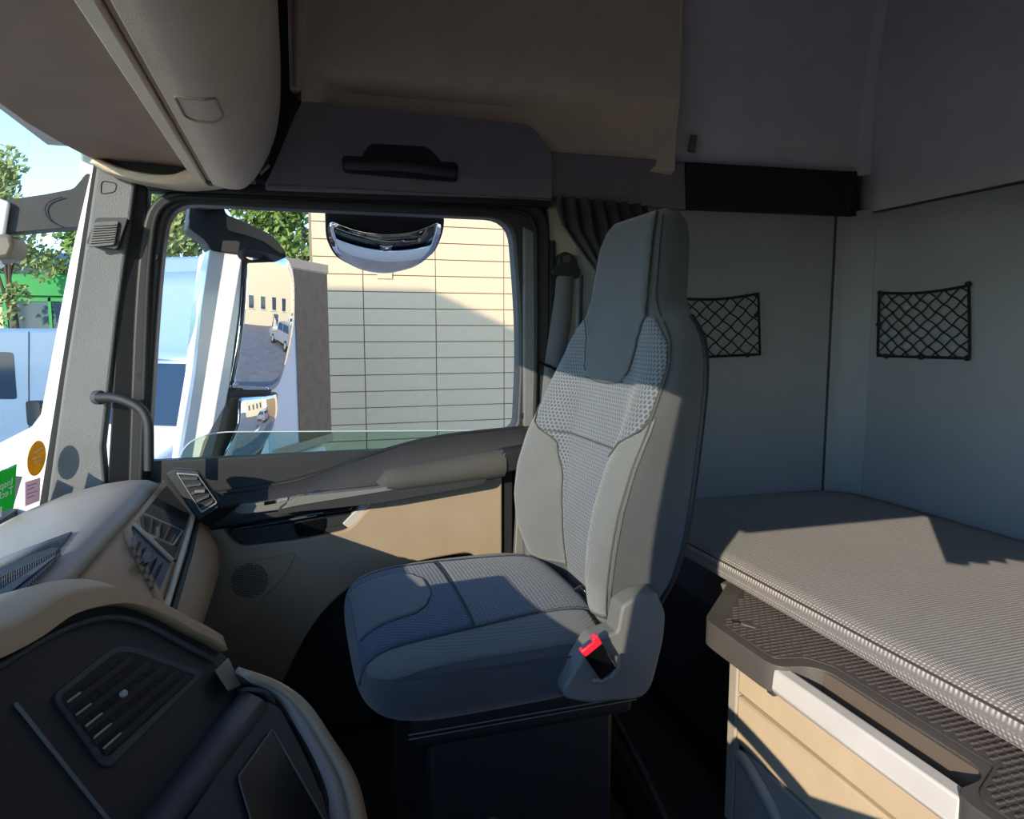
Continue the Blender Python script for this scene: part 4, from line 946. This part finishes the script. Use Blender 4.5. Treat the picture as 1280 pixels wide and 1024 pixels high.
# ------------------------------------------------------------------ stickers on the windscreen
GN = (K1-K0).cross(CB-K0).normalized(); GN = GN if GN.x > 0 else -GN; GQ = K0+V((.009, 0, 0))
def gl(u, v, off=0): return hit(u, v, GQ+GN*off, GN)
def sticker(name, poly, m, label, th=.0012):
    r = thing(name, sum((V(p) for p in poly), V())/len(poly), label, 'sticker')
    nn = GN if GN.x > 0 else -GN
    prism('paper', poly, nn*th, m, r, bevel=0, smooth=False); return r, nn
def text(name, s, pos, xdir, nrm, size, m, parent, mirror=False):
    cu_ = bpy.data.curves.new(name, 'FONT'); cu_.body = s; cu_.size = size; cu_.extrude = .0003; cu_.align_x = 'CENTER'; cu_.align_y = 'CENTER'
    o = bpy.data.objects.new(name, cu_); C.objects.link(o); cu_.materials.append(m)
    x = V(xdir).normalized(); n = V(nrm).normalized(); y = n.cross(x)
    if mirror: x = -x
    mw = Matrix(((x.x, y.x, n.x, pos.x), (x.y, y.y, n.y, pos.y), (x.z, y.z, n.z, pos.z), (0, 0, 0, 1)))
    dg = bpy.context.evaluated_depsgraph_get(); dg.update(); me = bpy.data.meshes.new_from_object(o.evaluated_get(dg))
    me.transform(mw); bpy.data.objects.remove(o)
    v = [q.co.copy() for q in me.vertices]; f = [tuple(p.vertices) for p in me.polygons]
    return obj(name, v, f, m, parent, smooth=False)
g1, nn = sticker('service_sticker', [gl(-34, 604), gl(20.5, 580), gl(16.5, 635), gl(-34, 652)], M['sticker_green'], 'green service sticker with white lettering on the windscreen')
xd = gl(20, 581)-gl(-34, 604)
text('lettering', 'Inspect', gl(1, 608, .0018)+nn*.0008, xd, nn, .026, M['sticker_white'], g1, True)
text('lettering', 'Technik', gl(0, 620, .0018)+nn*.0008, xd, nn, .026, M['sticker_white'], g1, True)
prism('white_corner', [gl(-20, 641, .0014), gl(2, 633, .0014), gl(2, 646, .0014), gl(-20, 650, .0014)], nn*.0005, M['sticker_white'], g1, bevel=0)
tube('fine_print', [gl(0, 589, .0016), gl(18, 583, .0016)], .0012, M['sticker_white'], g1, n=5)
cc = gl(45.5, 573); ex = (gl(57, 570)-cc); ey = gl(47, 551)-cc
g2, _ = sticker('round_sticker', [cc+ex*cos(a)*.98+ey*sin(a) for a in [2*pi*k/28 for k in range(28)]], M['sticker_yellow'], 'round yellow sticker low on the windscreen')
for (a, b, c_, d) in [(-.35, .35, .45, .55), (-.5, .05, .35, .1), (-.3, -.2, .45, -.12)]:
    tube('print_mark', [cc+ex*a+ey*b+nn*.0015, cc+ex*c_+ey*d+nn*.0015], .0013, M['sticker_white'], g2, n=5)
g3, _ = sticker('paper_label', [gl(31, 603), gl(50, 597), gl(49, 626), gl(31, 633)], M['sticker_pink'], 'small pale pink printed label below the yellow sticker')
for k in range(4): tube('print_line', [gl(34, 608+5*k, .0016), gl(46-3*(k % 2), 604+5*k, .0016)], .0007, M['print_dark'], g3, n=5)

# ------------------------------------------------------------------ outside parts of the truck
ex_ = thing('trim_8', (-.6, 2.03, .7), 'white painted outer pillar beside the windscreen', 'pillar', kind='structure')
prism('outer_pillar', PS([(117, 196), (125, 200), (60, 640), (4, 660), (14, 640), (50, 520), (86, 330)], Y=2.02), (0, .06, 0), M['white_paint'], ex_, bevel=.006)

prism('outer_header', [(-.50, 2.03, 1.53), (.76, 2.03, 1.53), (.76, 2.03, 2.45), (-.40, 2.03, 2.45)], (0, .05, 0), M['white_paint'], ex_, bevel=.01)
fm = thing('front_mirror', P(40, 270, Y=2.05), 'dark mirror arm with white housing outside the windscreen', 'mirror')
am = PS([(-6, 254), (0, 251), (55, 243), (92, 236), (112, 212), (118, 215), (112, 282), (95, 284), (60, 287), (0, 292)], Y=2.03)
prism('arm', fil(am, .01, 3), (-.02, .07, 0), M['black_plastic'], fm, bevel=.018, seg=4)
tube('arm_joint', spline(PS([(78, 246), (62, 252), (56, 262), (62, 275), (78, 284)], Y=2.024), 5), .0015, M['seal'], fm, n=6)
prism('housing', PS([(-60, 235), (0, 248), (13, 252), (0, 330), (-60, 340)], Y=2.01), (-.03, .12, 0), M['white_paint'], fm, bevel=.008)
prism('glass_back', PS([(2, 292), (13, 292), (18, 308), (12, 322), (-20, 328), (-20, 292)], Y=2.0), (0, .10, 0), M['case_brown'], fm, bevel=.01)

sm = thing('side_mirror', P(262, 600, Y=2.3), 'tall white side mirror assembly outside the passenger window', 'mirror')
prism('arm', fil(PS([(239, 246), (276, 246), (283, 268), (312, 280), (340, 294), (357, 314), (358, 324), (335, 316), (312, 310), (305, 319), (263, 313), (257, 301), (234, 284)], Y=2.30), .012, 4), (-.03, .14, 0), M['black_plastic'], sm, bevel=.01, seg=3)
hexa('mount', [P(240, 262, Y=2.085), P(276, 262, Y=2.085), P(276, 262, Y=2.32), P(240, 262, Y=2.32), P(240, 238, Y=2.085), P(276, 238, Y=2.085), P(276, 243, Y=2.32), P(240, 243, Y=2.32)], M['black_plastic'], sm, .01)
prism('arm_top', fil(PS([(283, 268), (312, 280), (340, 294), (357, 314), (352, 318), (330, 302), (308, 294), (284, 288)], Y=2.293), .01, 3), (0, .03, 0), M['case_brown'], sm, bevel=.004)
prism('housing', fil(PS([(262, 310), (303, 317), (299, 390), (287, 480), (262, 612), (222, 612), (228, 560), (243, 470), (251, 390)], Y=2.31), .012, 3), (-.05, .18, 0), M['white_paint'], sm, bevel=.012, seg=3)
prism('housing_edge', PS([(301, 317), (308, 318), (290, 487), (265, 612), (257, 612), (283, 487)], Y=2.315), (0, .05, 0), M['dark_plastic'], sm, bevel=.004)
MN = V((.806, -.593, -.075)).normalized(); MQ = P(328, 400, Y=2.42)
def mh(u, v, off=0): return hit(u, v, MQ+MN*off, MN)
mg = [(302, 314), (330, 316), (358, 324), (363, 345), (361, 400), (352, 455), (345, 483), (334, 487), (286, 487)]
def dome(name, outline, nrm, R_, m, parent, n=9):
    c = sum(outline, V())/len(outline); o2 = resample(outline, 64); mx = max((p-c).length for p in o2)**2
    rows = []
    for k in range(n):
        s = max(.01, k/(n-1)); rows.append([c+(p-c)*s+nrm*((mx-((p-c)*s).length_squared)/(2*R_)) for p in o2])
    v, f = loft_g(rows, False, True); o = obj(name, v, orient(v, f), m, parent, recalc=False, ang=180)
    md = o.modifiers.new('solid', 'SOLIDIFY'); md.thickness = .002; md.offset = -1
    return o
dome('mirror_glass', fil([mh(*p) for p in mg], [.005, .02, .02, .03, .05, .05, .02, .02, .005], 4), MN, 1.5, M['mirror'], sm)
prism('mirror_case', fil([mh(*p, -.007) for p in [(300, 312), (330, 313), (359, 321), (366, 345), (364, 400), (355, 455), (348, 486), (334, 491), (284, 491)]], .02, 4), -MN*.05, M['kerb'], sm, bevel=.01, seg=3)
# spot mirror on a small bracket
sc_ = mh(317, 317, .03); prism('spot_mirror', [sc_+(mh(330, 318, .03)-sc_)*cos(a)+(mh(321, 306, .03)-sc_)*sin(a)*.9 for a in [2*pi*k/20 for k in range(20)]], -MN*.02, M['dark_plastic'], sm, bevel=.004)
prism('spot_glass', [sc_+MN*.002+((mh(330, 318, .03)-sc_)*cos(a)+(mh(321, 306, .03)-sc_)*sin(a)*.9)*.8 for a in [2*pi*k/20 for k in range(20)]], -MN*.002, M['mirror'], sm, bevel=0)
# wide-angle lower mirror, convex
wo = fil([mh(*p) for p in [(294, 497), (340, 494), (346, 492), (343, 515), (333, 538), (318, 563), (295, 577), (274, 582), (280, 560), (290, 530)]], .012, 4)
dome('wide_angle_glass', wo, MN, .45, M['mirror'], sm)
prism('lower_case', fil([mh(*p, -.004) for p in [(286, 492), (348, 490), (347, 512), (338, 540), (325, 572), (296, 598), (252, 628), (258, 600)]], .015, 4), -MN*.05, M['case_brown'], sm, bevel=.01, seg=3)
prism('case_gap', [mh(*p, .004) for p in [(287, 489), (340, 487), (338, 493), (286, 497)]], -MN*.02, M['black_plastic'], sm, bevel=.002)

km = thing('kerb_mirror', P(480, 300, Y=2.2), 'curved kerb mirror in dark housing hanging outside the top of the window', 'mirror')
KN = V((-.06, -.76, -.65)).normalized(); KQ = P(480, 300, Y=2.22)
def kh(u, v, off=0): return hit(u, v, KQ+KN*off, KN)
ko = fil([kh(*p) for p in [(409, 274), (440, 283), (480, 287), (520, 285), (552, 276), (551, 292), (542, 314), (520, 330), (482, 338), (450, 334), (422, 320), (411, 300)]], .03, 3)
dome('mirror_glass', ko, KN, .55, M['mirror'], km)
prism('housing', fil([kh(*p, -.002) for p in [(406, 258), (480, 260), (556, 266), (555, 290), (544, 317), (520, 333), (482, 341), (448, 337), (419, 323), (407, 300)]], .03, 3), -KN*.05, M['black_plastic'], km, bevel=.01, seg=3)
hexa('bracket', [P(425, 256, Y=2.06), P(535, 258, Y=2.06), P(535, 262, Y=2.2), P(425, 258, Y=2.2), P(425, 240, Y=2.06), P(535, 242, Y=2.06), P(535, 250, Y=2.2), P(425, 248, Y=2.2)], M['black_plastic'], km, .01)

# ------------------------------------------------------------------ outside: ground, buildings, vehicles, trees
GZ = -1.35
struct(box('ground', (-60, -30, GZ-.3), (70, 60, GZ), M['asphalt'], bevel=0), 'grey asphalt yard around the truck', 'ground')

bw = thing('block_building', (8, 13.4, GZ), 'cream building of long stacked blocks beside the truck', 'building')
box('core', (.345, 13.03, GZ), (20, 15.5, 5.0), M['joint'], bw, bevel=0)
bl = None; bh = .30
rows_n = 22
for r in range(rows_n):
    z = GZ-.08+r*bh
    off = 0
    k = 0; x = .33
    while x < 9.5:
        x1 = 1.199 if k == 0 else x+1.315; k += 1
        if k == 1:
            obj('block', *box_g((x+.009, 13.0, z+.009), (x1-.009, 13.06, z+bh-.009)), M['block'], bw, smooth=False); x = x1; continue
        if bl is None:
            bl = obj('block', *box_g((x+.009, 13.0, z+.009), (x1-.009, 13.06, z+bh-.009)), M['block'], bw, smooth=False)
            W0 = wl(bl).copy(); bl0 = V((x, 13.0, z))
        else:
            c = bl.copy(); C.objects.link(c); c.name = 'block'; c.parent = bw; c.location = bl.location+(V((x, 13.0, z))-bl0)
        x = x1
prism('parapet', [(.30, 12.98, 5.0), (20, 12.98, 5.0), (20, 15.5, 5.0), (.30, 15.5, 5.0)], (0, 0, .15), M['kerb'], bw, bevel=.01)
o = box('wall_box', (1.45, 12.97, 2.10), (1.72, 13.0, 2.32), M['block'], bw, bevel=.01)
hd_ = thing('shadow_panel', (-24.5, -13, GZ), 'tall plain panel on steel posts, added out of view to shade the cream wall', 'shadow_panel')  # made up to cast the slanted shadow on the block wall, never in view
box('panel', (-30.5, -13.9, 10.05), (-20.9, -12.0, 12.4), M['cream'], hd_, bevel=.03)
for x in (-28.5, -23): box('post', (x-.2, -13.2, GZ), (x+.2, -12.8, 10.05), M['silver'], hd_, bevel=.02)
kb = thing('kerb_beam', P(330, 590, Z=GZ), 'low cream concrete kerb standing on the asphalt', 'kerb')
for a, b in (((-.95, 11.0), (.25, 12.2)),):
    d = V((b[0]-a[0], b[1]-a[1], 0)).normalized(); s = V((-d.y, d.x, 0))*.12
    A_, B_ = V((*a, GZ)), V((*b, GZ)); hexa('beam', [A_-s, B_-s, B_+s, A_+s, A_-s+V((0, 0, .28)), B_-s+V((0, 0, .28)), B_+s+V((0, 0, .28)), A_+s+V((0, 0, .28))], M['kerb'], kb, .02)
    box('post', A_+V((-.12, -.12, 0)), A_+V((.12, .12, .35)), M['kerb'], kb, .02)

gb = thing('green_building', (-11, 30, GZ), 'low building with green fascia and green framed windows', 'building')
box('walls', (-22, 30, GZ), (-4.5, 36, 3.2), M['cream'], gb, bevel=.02)
box('fascia', (-22.2, 29.7, 2.45), (-4.3, 30.1, 3.22), M['green_paint'], gb, bevel=.02)
x = -21
for k in range(6):
    x0 = -21.6+k*2.9
    wn = box('window', (x0, 29.92, .2), (x0+2.25, 30.02, 2.35), M['window_dark'], gb, bevel=.005)
    for a, b in (((x0-.05, .15), (x0+2.3, .28)), ((x0-.05, 2.26), (x0+2.3, 2.42)), ((x0-.05, .15), (x0+.10, 2.42)), ((x0+2.15, .15), (x0+2.3, 2.42)), ((x0+1.4, .2), (x0+1.5, 2.4))):
        box('frame_bar', (a[0], 29.86, a[1]), (b[0], 29.95, b[1]), M['green_paint'], wn, bevel=.004)

# far hill
hv = []; NX = 40
rows = []
for j in range(8):
    row = []
    for i in range(NX+1):
        x = -420+i*18; t = max(0, 1-((x+190)/170)**2*.55) if x < -100 else max(0, .62-(x+100)/220)
        row.append(V((x, 520+j*30, GZ-2+(72*t+5*sin(x*.05)+3*sin(x*.13))*sin(pi*.5*j/7))))
    rows.append(row)
o = shell('hill', rows, .5, M['hill']); struct(o, 'hazy blue hill on the horizon', 'hill')

def tree(name, x, y, h, r, m, label, seed, n=5200, leaf=.16, tr=.16):
    rnd = random.Random(seed)
    t = thing(name, (x, y, GZ), label, 'tree', 'trees beyond the yard')
    tube('trunk', spline([V((x, y, GZ)), V((x+.1, y, GZ+h*.3)), V((x-.1, y+.1, GZ+h*.6)), V((x, y, GZ+h*.85))], 4), [tr*(1-.8*k/12) for k in range(13)], M['bark'], t, n=8)
    cl = []
    for k in range(26):
        a = rnd.uniform(0, 2*pi); rr = r*sqrt(rnd.random())*.8; zz = rnd.uniform(.35, .97)
        cl.append((V((x+rr*cos(a)*(1.15-zz*.6), y+rr*sin(a)*(1.15-zz*.6), GZ+h*zz)), r*rnd.uniform(.25, .42)))
    for k in range(7):
        c = cl[k*3][0]; b0 = V((x, y, GZ+h*rnd.uniform(.3, .5))); tube('branch', [b0, b0.lerp(c, .5)+V((0, 0, .1)), c], [tr*.4, tr*.25, tr*.1], M['bark'], t, n=5)
    vv = []; ff = []
    for k in range(n):
        c, q = cl[rnd.randrange(len(cl))]
        d = V((rnd.gauss(0, 1), rnd.gauss(0, 1), rnd.gauss(0, .8))); d = d.normalized()*q*(.55+.5*rnd.random())
        p = c+d; s = leaf*rnd.uniform(.6, 1.3)
        a = V((rnd.gauss(0, 1), rnd.gauss(0, 1), rnd.gauss(0, 1))).normalized(); b = a.orthogonal().normalized(); e = a.cross(b)
        i = len(vv); vv += [p-b*s, p+e*s*.5, p+b*s, p-e*s*.5]; ff.append((i, i+1, i+2, i+3))
    o = obj('foliage', vv, ff, m, t, smooth=False); o['kind'] = 'stuff'
    return t
tree('leafy_tree', -9.8, 40, 7.6, 2.6, M['leaf'], 'leafy green tree behind the green fascia building', 1)
tree('leafy_tree', -16.0, 44, 7.6, 2.8, M['leaf_pale'], 'pale green tree beyond the far end of the green building', 2)
tree('leafy_tree', -9.0, 27.5, 8.6, 1.5, M['leaf_pale'], 'tall slender tree standing before the green building', 3, 2600, .12)
tree('leafy_tree', -4.4, 26, 7.4, 2.0, M['leaf'], 'thin tree above the white box truck', 4, 3000, .13)
tree('leafy_tree', -2.6, 20, 5.6, 1.2, M['leaf_pale'], 'small pale tree behind the side mirror arm', 5, 3000, .13)
tree('leafy_tree', -.85, 27.5, 7.9, 2.2, M['leaf'], 'dense green tree behind the cream building', 6, 5200, .13)
tree('leafy_tree', .35, 21, 6.4, 1.2, M['leaf'], 'dense green tree close to the corner of the cream building', 8, 4600, .13)

# vehicles -----------------------------------------------------------
def vehicle(name, o2, hd, label, cat, prof, wid, paint, glass_side, shield, wheels, wr_, extra=None, bevel=.07, group=None, mirrors=None, lamps=True):
    hd = V((hd[0], hd[1], 0)).normalized(); lf = V((-hd.y, hd.x, 0)); o3 = V((o2[0], o2[1], GZ))
    def w_(x, y, z): return o3+hd*x+lf*y+V((0, 0, z))
    t = thing(name, o3, label, cat, group)
    prism('body', [w_(x, wid/2, z) for x, z in prof], -lf*wid, paint, t, bevel=bevel, seg=3)
    for poly in glass_side:
        for s in (1, -1):
            prism('side_window', fil([w_(x, s*(wid/2-.004), z) for x, z in poly], .05, 3), lf*.012*s, M['window_dark'], t, bevel=.003)
    if shield:
        (x0, z0), (x1, z1) = shield; d = V((z0-z1, 0, x1-x0)); nrm = (hd*(z1-z0)+V((0, 0, x0-x1))).normalized()
        k = wid/2-.09
        prism('windscreen', fil([w_(x0, k, z0), w_(x0, -k, z0), w_(x1, -k+.08, z1), w_(x1, k-.08, z1)], .06, 3), (nrm if nrm.dot(hd) > 0 else -nrm)*.014, M['window_dark'], t, bevel=.003)
    for x in wheels:
        for s in (1, -1):
            wh = cyl('wheel', w_(x, s*(wid/2-.20), wr_), lf*s, wr_, .21, M['tyre'], t, 24, bevel=.03)
            cyl('hub', w_(x, s*(wid/2+.005), wr_), lf*s, wr_*.6, .012, M['silver'], wh, 18, bevel=.004)
    if mirrors:
        x, z = mirrors
        for s in (1, -1):
            mr = prism('door_mirror', fil([w_(x, s*(wid/2+.04), z-.12), w_(x, s*(wid/2+.24), z-.10), w_(x, s*(wid/2+.24), z+.16), w_(x, s*(wid/2+.06), z+.16)], .04, 3), -hd*.10, M['van_dark'], t, bevel=.02)
    if extra: extra(t, w_, hd, lf)
    return t
vp = [(-2.6, .35), (-2.6, 2.45), (-2.45, 2.56), (.9, 2.56), (1.2, 2.48), (1.9, 1.62), (2.5, 1.42), (2.68, 1.2), (2.72, .5), (2.6, .32)]
def seams(t, w_, hd, lf, xs=(-.1, 1.05)):
    for s in (1,):
        tube('door_seam', [w_(xs[0], .985, 2.5), w_(xs[0]+.06, .985, 1.6), w_(xs[0]+.12, .985, .5)], .008, M['van_dark'], t, n=5)
        box_ = None
vehicle('panel_van', (-4.45, 15.0), (-1, 0), 'grey white panel van seen side-on behind the white van', 'van', vp, 1.96, M['grey_white'], [[(.15, 1.35), (.15, 2.15), (.85, 2.2), (1.15, 2.1), (1.6, 1.4)]], ((1.86, 1.66), (1.22, 2.44)), (-1.7, 1.75), .36, seams, mirrors=(1.55, 1.5))
# white box truck: grille towards the windscreen side, cargo box behind
cp = [(-.75, .5), (-.75, 1.0), (.6, 1.0), (.6, 2.15), (.8, 2.28), (1.15, 2.26), (1.35, 2.18), (2.0, 1.55), (2.55, 1.38), (2.70, 1.22), (2.75, .45), (2.6, .32), (.2, .32)]
def cargo(t, w_, hd, lf):
    g = prism('grille', fil([w_(2.735, .62, .80), w_(2.735, -.62, .80), w_(2.70, -.66, 1.20), w_(2.70, .66, 1.20)], .04, 3), hd*.025, M['van_dark'], t, bevel=.006)
    for k in range(3): tube('grille_bar', [w_(2.765, .6, .84+.05*k), w_(2.765, -.6, .84+.05*k)], .008, M['chrome'], g, n=6)
    text('lettering', 'MAN', w_(2.755, 0, 1.045), lf, hd, .19, M['chrome'], g)
    tube('emblem', spline([w_(2.74, -.24, 1.14), w_(2.745, -.08, 1.19), w_(2.745, .08, 1.15), w_(2.74, .22, 1.19)], 4), .016, M['chrome'], g, n=6)
    prism('air_intake', fil([w_(2.745, .7, .5), w_(2.745, -.7, .5), w_(2.745, -.7, .66), w_(2.745, .7, .66)], .03, 3), hd*.015, M['van_dark'], t, bevel=.004)
    for s in (1, -1): prism('headlamp', fil([w_(2.71, s*.66, 1.0), w_(2.71, s*.88, 1.03), w_(2.65, s*.90, 1.24), w_(2.68, s*.70, 1.22)], .03, 3), hd*.02, M['headlamp'], t, bevel=.006)
    tube('bonnet_seam', [w_(2.64, .78, 1.32), w_(2.05, .82, 1.53)], .006, M['van_dark'], t, n=5)
    cb = prism('cargo_box', [w_(.66, 1.0, 1.05), w_(-.75, 1.0, 1.05), w_(-.75, 1.0, 3.36), w_(.66, 1.0, 3.36)], -lf*2.0, M['grey_white'], t, bevel=.03)
    for z in (1.1, 3.31): prism('corner_rail', [w_(.67, 1.015, z-.05), w_(-.76, 1.015, z-.05), w_(-.76, 1.015, z+.06), w_(.67, 1.015, z+.06)], -lf*.02, M['silver'], cb, bevel=.005)
    prism('brown_side_panel', [w_(.1, 1.004, 1.15), w_(-.72, 1.004, 1.15), w_(-.72, 1.004, 3.25), w_(.1, 1.004, 3.25)], lf*.012, M['smear_brown'], cb, bevel=.004)  # made-up brown panel, toned like the dark smear beside the side mirror
    rows = []
    for k in range(8):
        s = k/7; x = 1.35-.68*s; z = 2.24+.95*(s**1.4); hw = .66+.30*s
        rows.append([w_(x, hw*c, z-.10*abs(c)**3*(1.2-s)) for c in (-1, -.9, -.6, 0, .6, .9, 1)])
    shell('roof_deflector', rows, .03, M['white_paint'], t, ang=60)
    for s in (1, -1): prism('deflector_side', [w_(1.33, s*.64, 2.18), w_(1.0, s*.82, 2.55), w_(.68, s*.96, 3.15), w_(.68, s*.96, 2.25)], lf*.02*s, M['white_paint'], t, bevel=.004)
    tube('door_seam', [w_(1.52, .952, 2.0), w_(1.82, .952, 1.5), w_(1.78, .952, .5)], .008, M['van_dark'], t, n=5)
    prism('window_corner', [w_(1.5, .95, 1.5), w_(1.9, .95, 1.5), w_(1.5, .95, 1.92)], lf*.012, M['van_dark'], t, bevel=.003)
vehicle('box_truck', (-.81, 9.5), (-.5, -.87), 'white box truck with lettered grille and roof deflector beside the yard wall', 'truck', cp, 1.88, M['white_paint'], [[(.85, 1.5), (.85, 2.1), (1.15, 2.12), (1.3, 2.05), (1.8, 1.5)]], ((1.97, 1.59), (1.38, 2.16)), (-.3, 2.1), .34, cargo, mirrors=(1.8, 1.62))
# parked cars that show in the side mirror
carp = [(-2.0, .35), (-2.1, .7), (-2.02, 1.05), (-1.75, 1.45), (-1.4, 1.52), (.1, 1.52), (.45, 1.45), (1.1, 1.02), (1.8, .92), (2.05, .75), (2.08, .4), (1.95, .28)]
def tails(t, w_, hd, lf):
    for s in (1, -1): prism('tail_lamp', fil([w_(-2.10, s*.62, .78), w_(-2.10, s*.86, .78), w_(-2.03, s*.86, 1.02), w_(-2.04, s*.66, 1.02)], .03, 3), -hd*.03, M['tail'], t, bevel=.005)
    prism('rear_window', fil([w_(-2.0, .68, 1.08), w_(-2.0, -.68, 1.08), w_(-1.80, -.62, 1.40), w_(-1.80, .62, 1.40)], .05, 3), (-hd+V((0, 0, .5))).normalized()*.02, M['window_dark'], t, bevel=.003)
gw = [[(-1.6, 1.0), (-1.45, 1.4), (-.5, 1.44), (-.5, 1.0)], [(-.42, 1.0), (-.42, 1.44), (.1, 1.44), (.35, 1.38), (.95, 1.0)]]
vehicle('parked_car', (13.4, 7.6), (.92, -.35), 'dark grey hatchback parked in the yard behind the truck', 'car', carp, 1.75, M['car_grey'], gw, ((1.06, 1.05), (.48, 1.42)), (-1.25, 1.3), .31, tails, group='cars parked behind the truck', mirrors=(.8, 1.0))
vehicle('parked_car', (18.5, 11.0), (-.9, -.3), 'white car parked by the far building behind the truck', 'car', carp, 1.78, M['white_paint'], gw, ((1.06, 1.05), (.48, 1.42)), (-1.25, 1.3), .31, tails, group='cars parked behind the truck', mirrors=(.8, 1.0))
fb = thing('far_building', (24, 12, GZ), 'cream building with small windows closing the yard behind the truck', 'building')
box('walls', (24, 3.0, GZ), (30, 12.9, 6.0), M['cream'], fb, bevel=.02)
for k in range(4):
    wn = box('window', (23.95, 4.2+2.1*k, .4), (24.02, 5.0+2.1*k, 1.7), M['window_dark'], fb, bevel=.004)
    box('sill', (23.88, 4.1+2.1*k, .3), (24.02, 5.1+2.1*k, .4), M['kerb'], wn, bevel=.004)
box('roof_edge', (23.8, 2.9, 6.0), (30, 12.9, 6.2), M['kerb'], fb, bevel=.01)
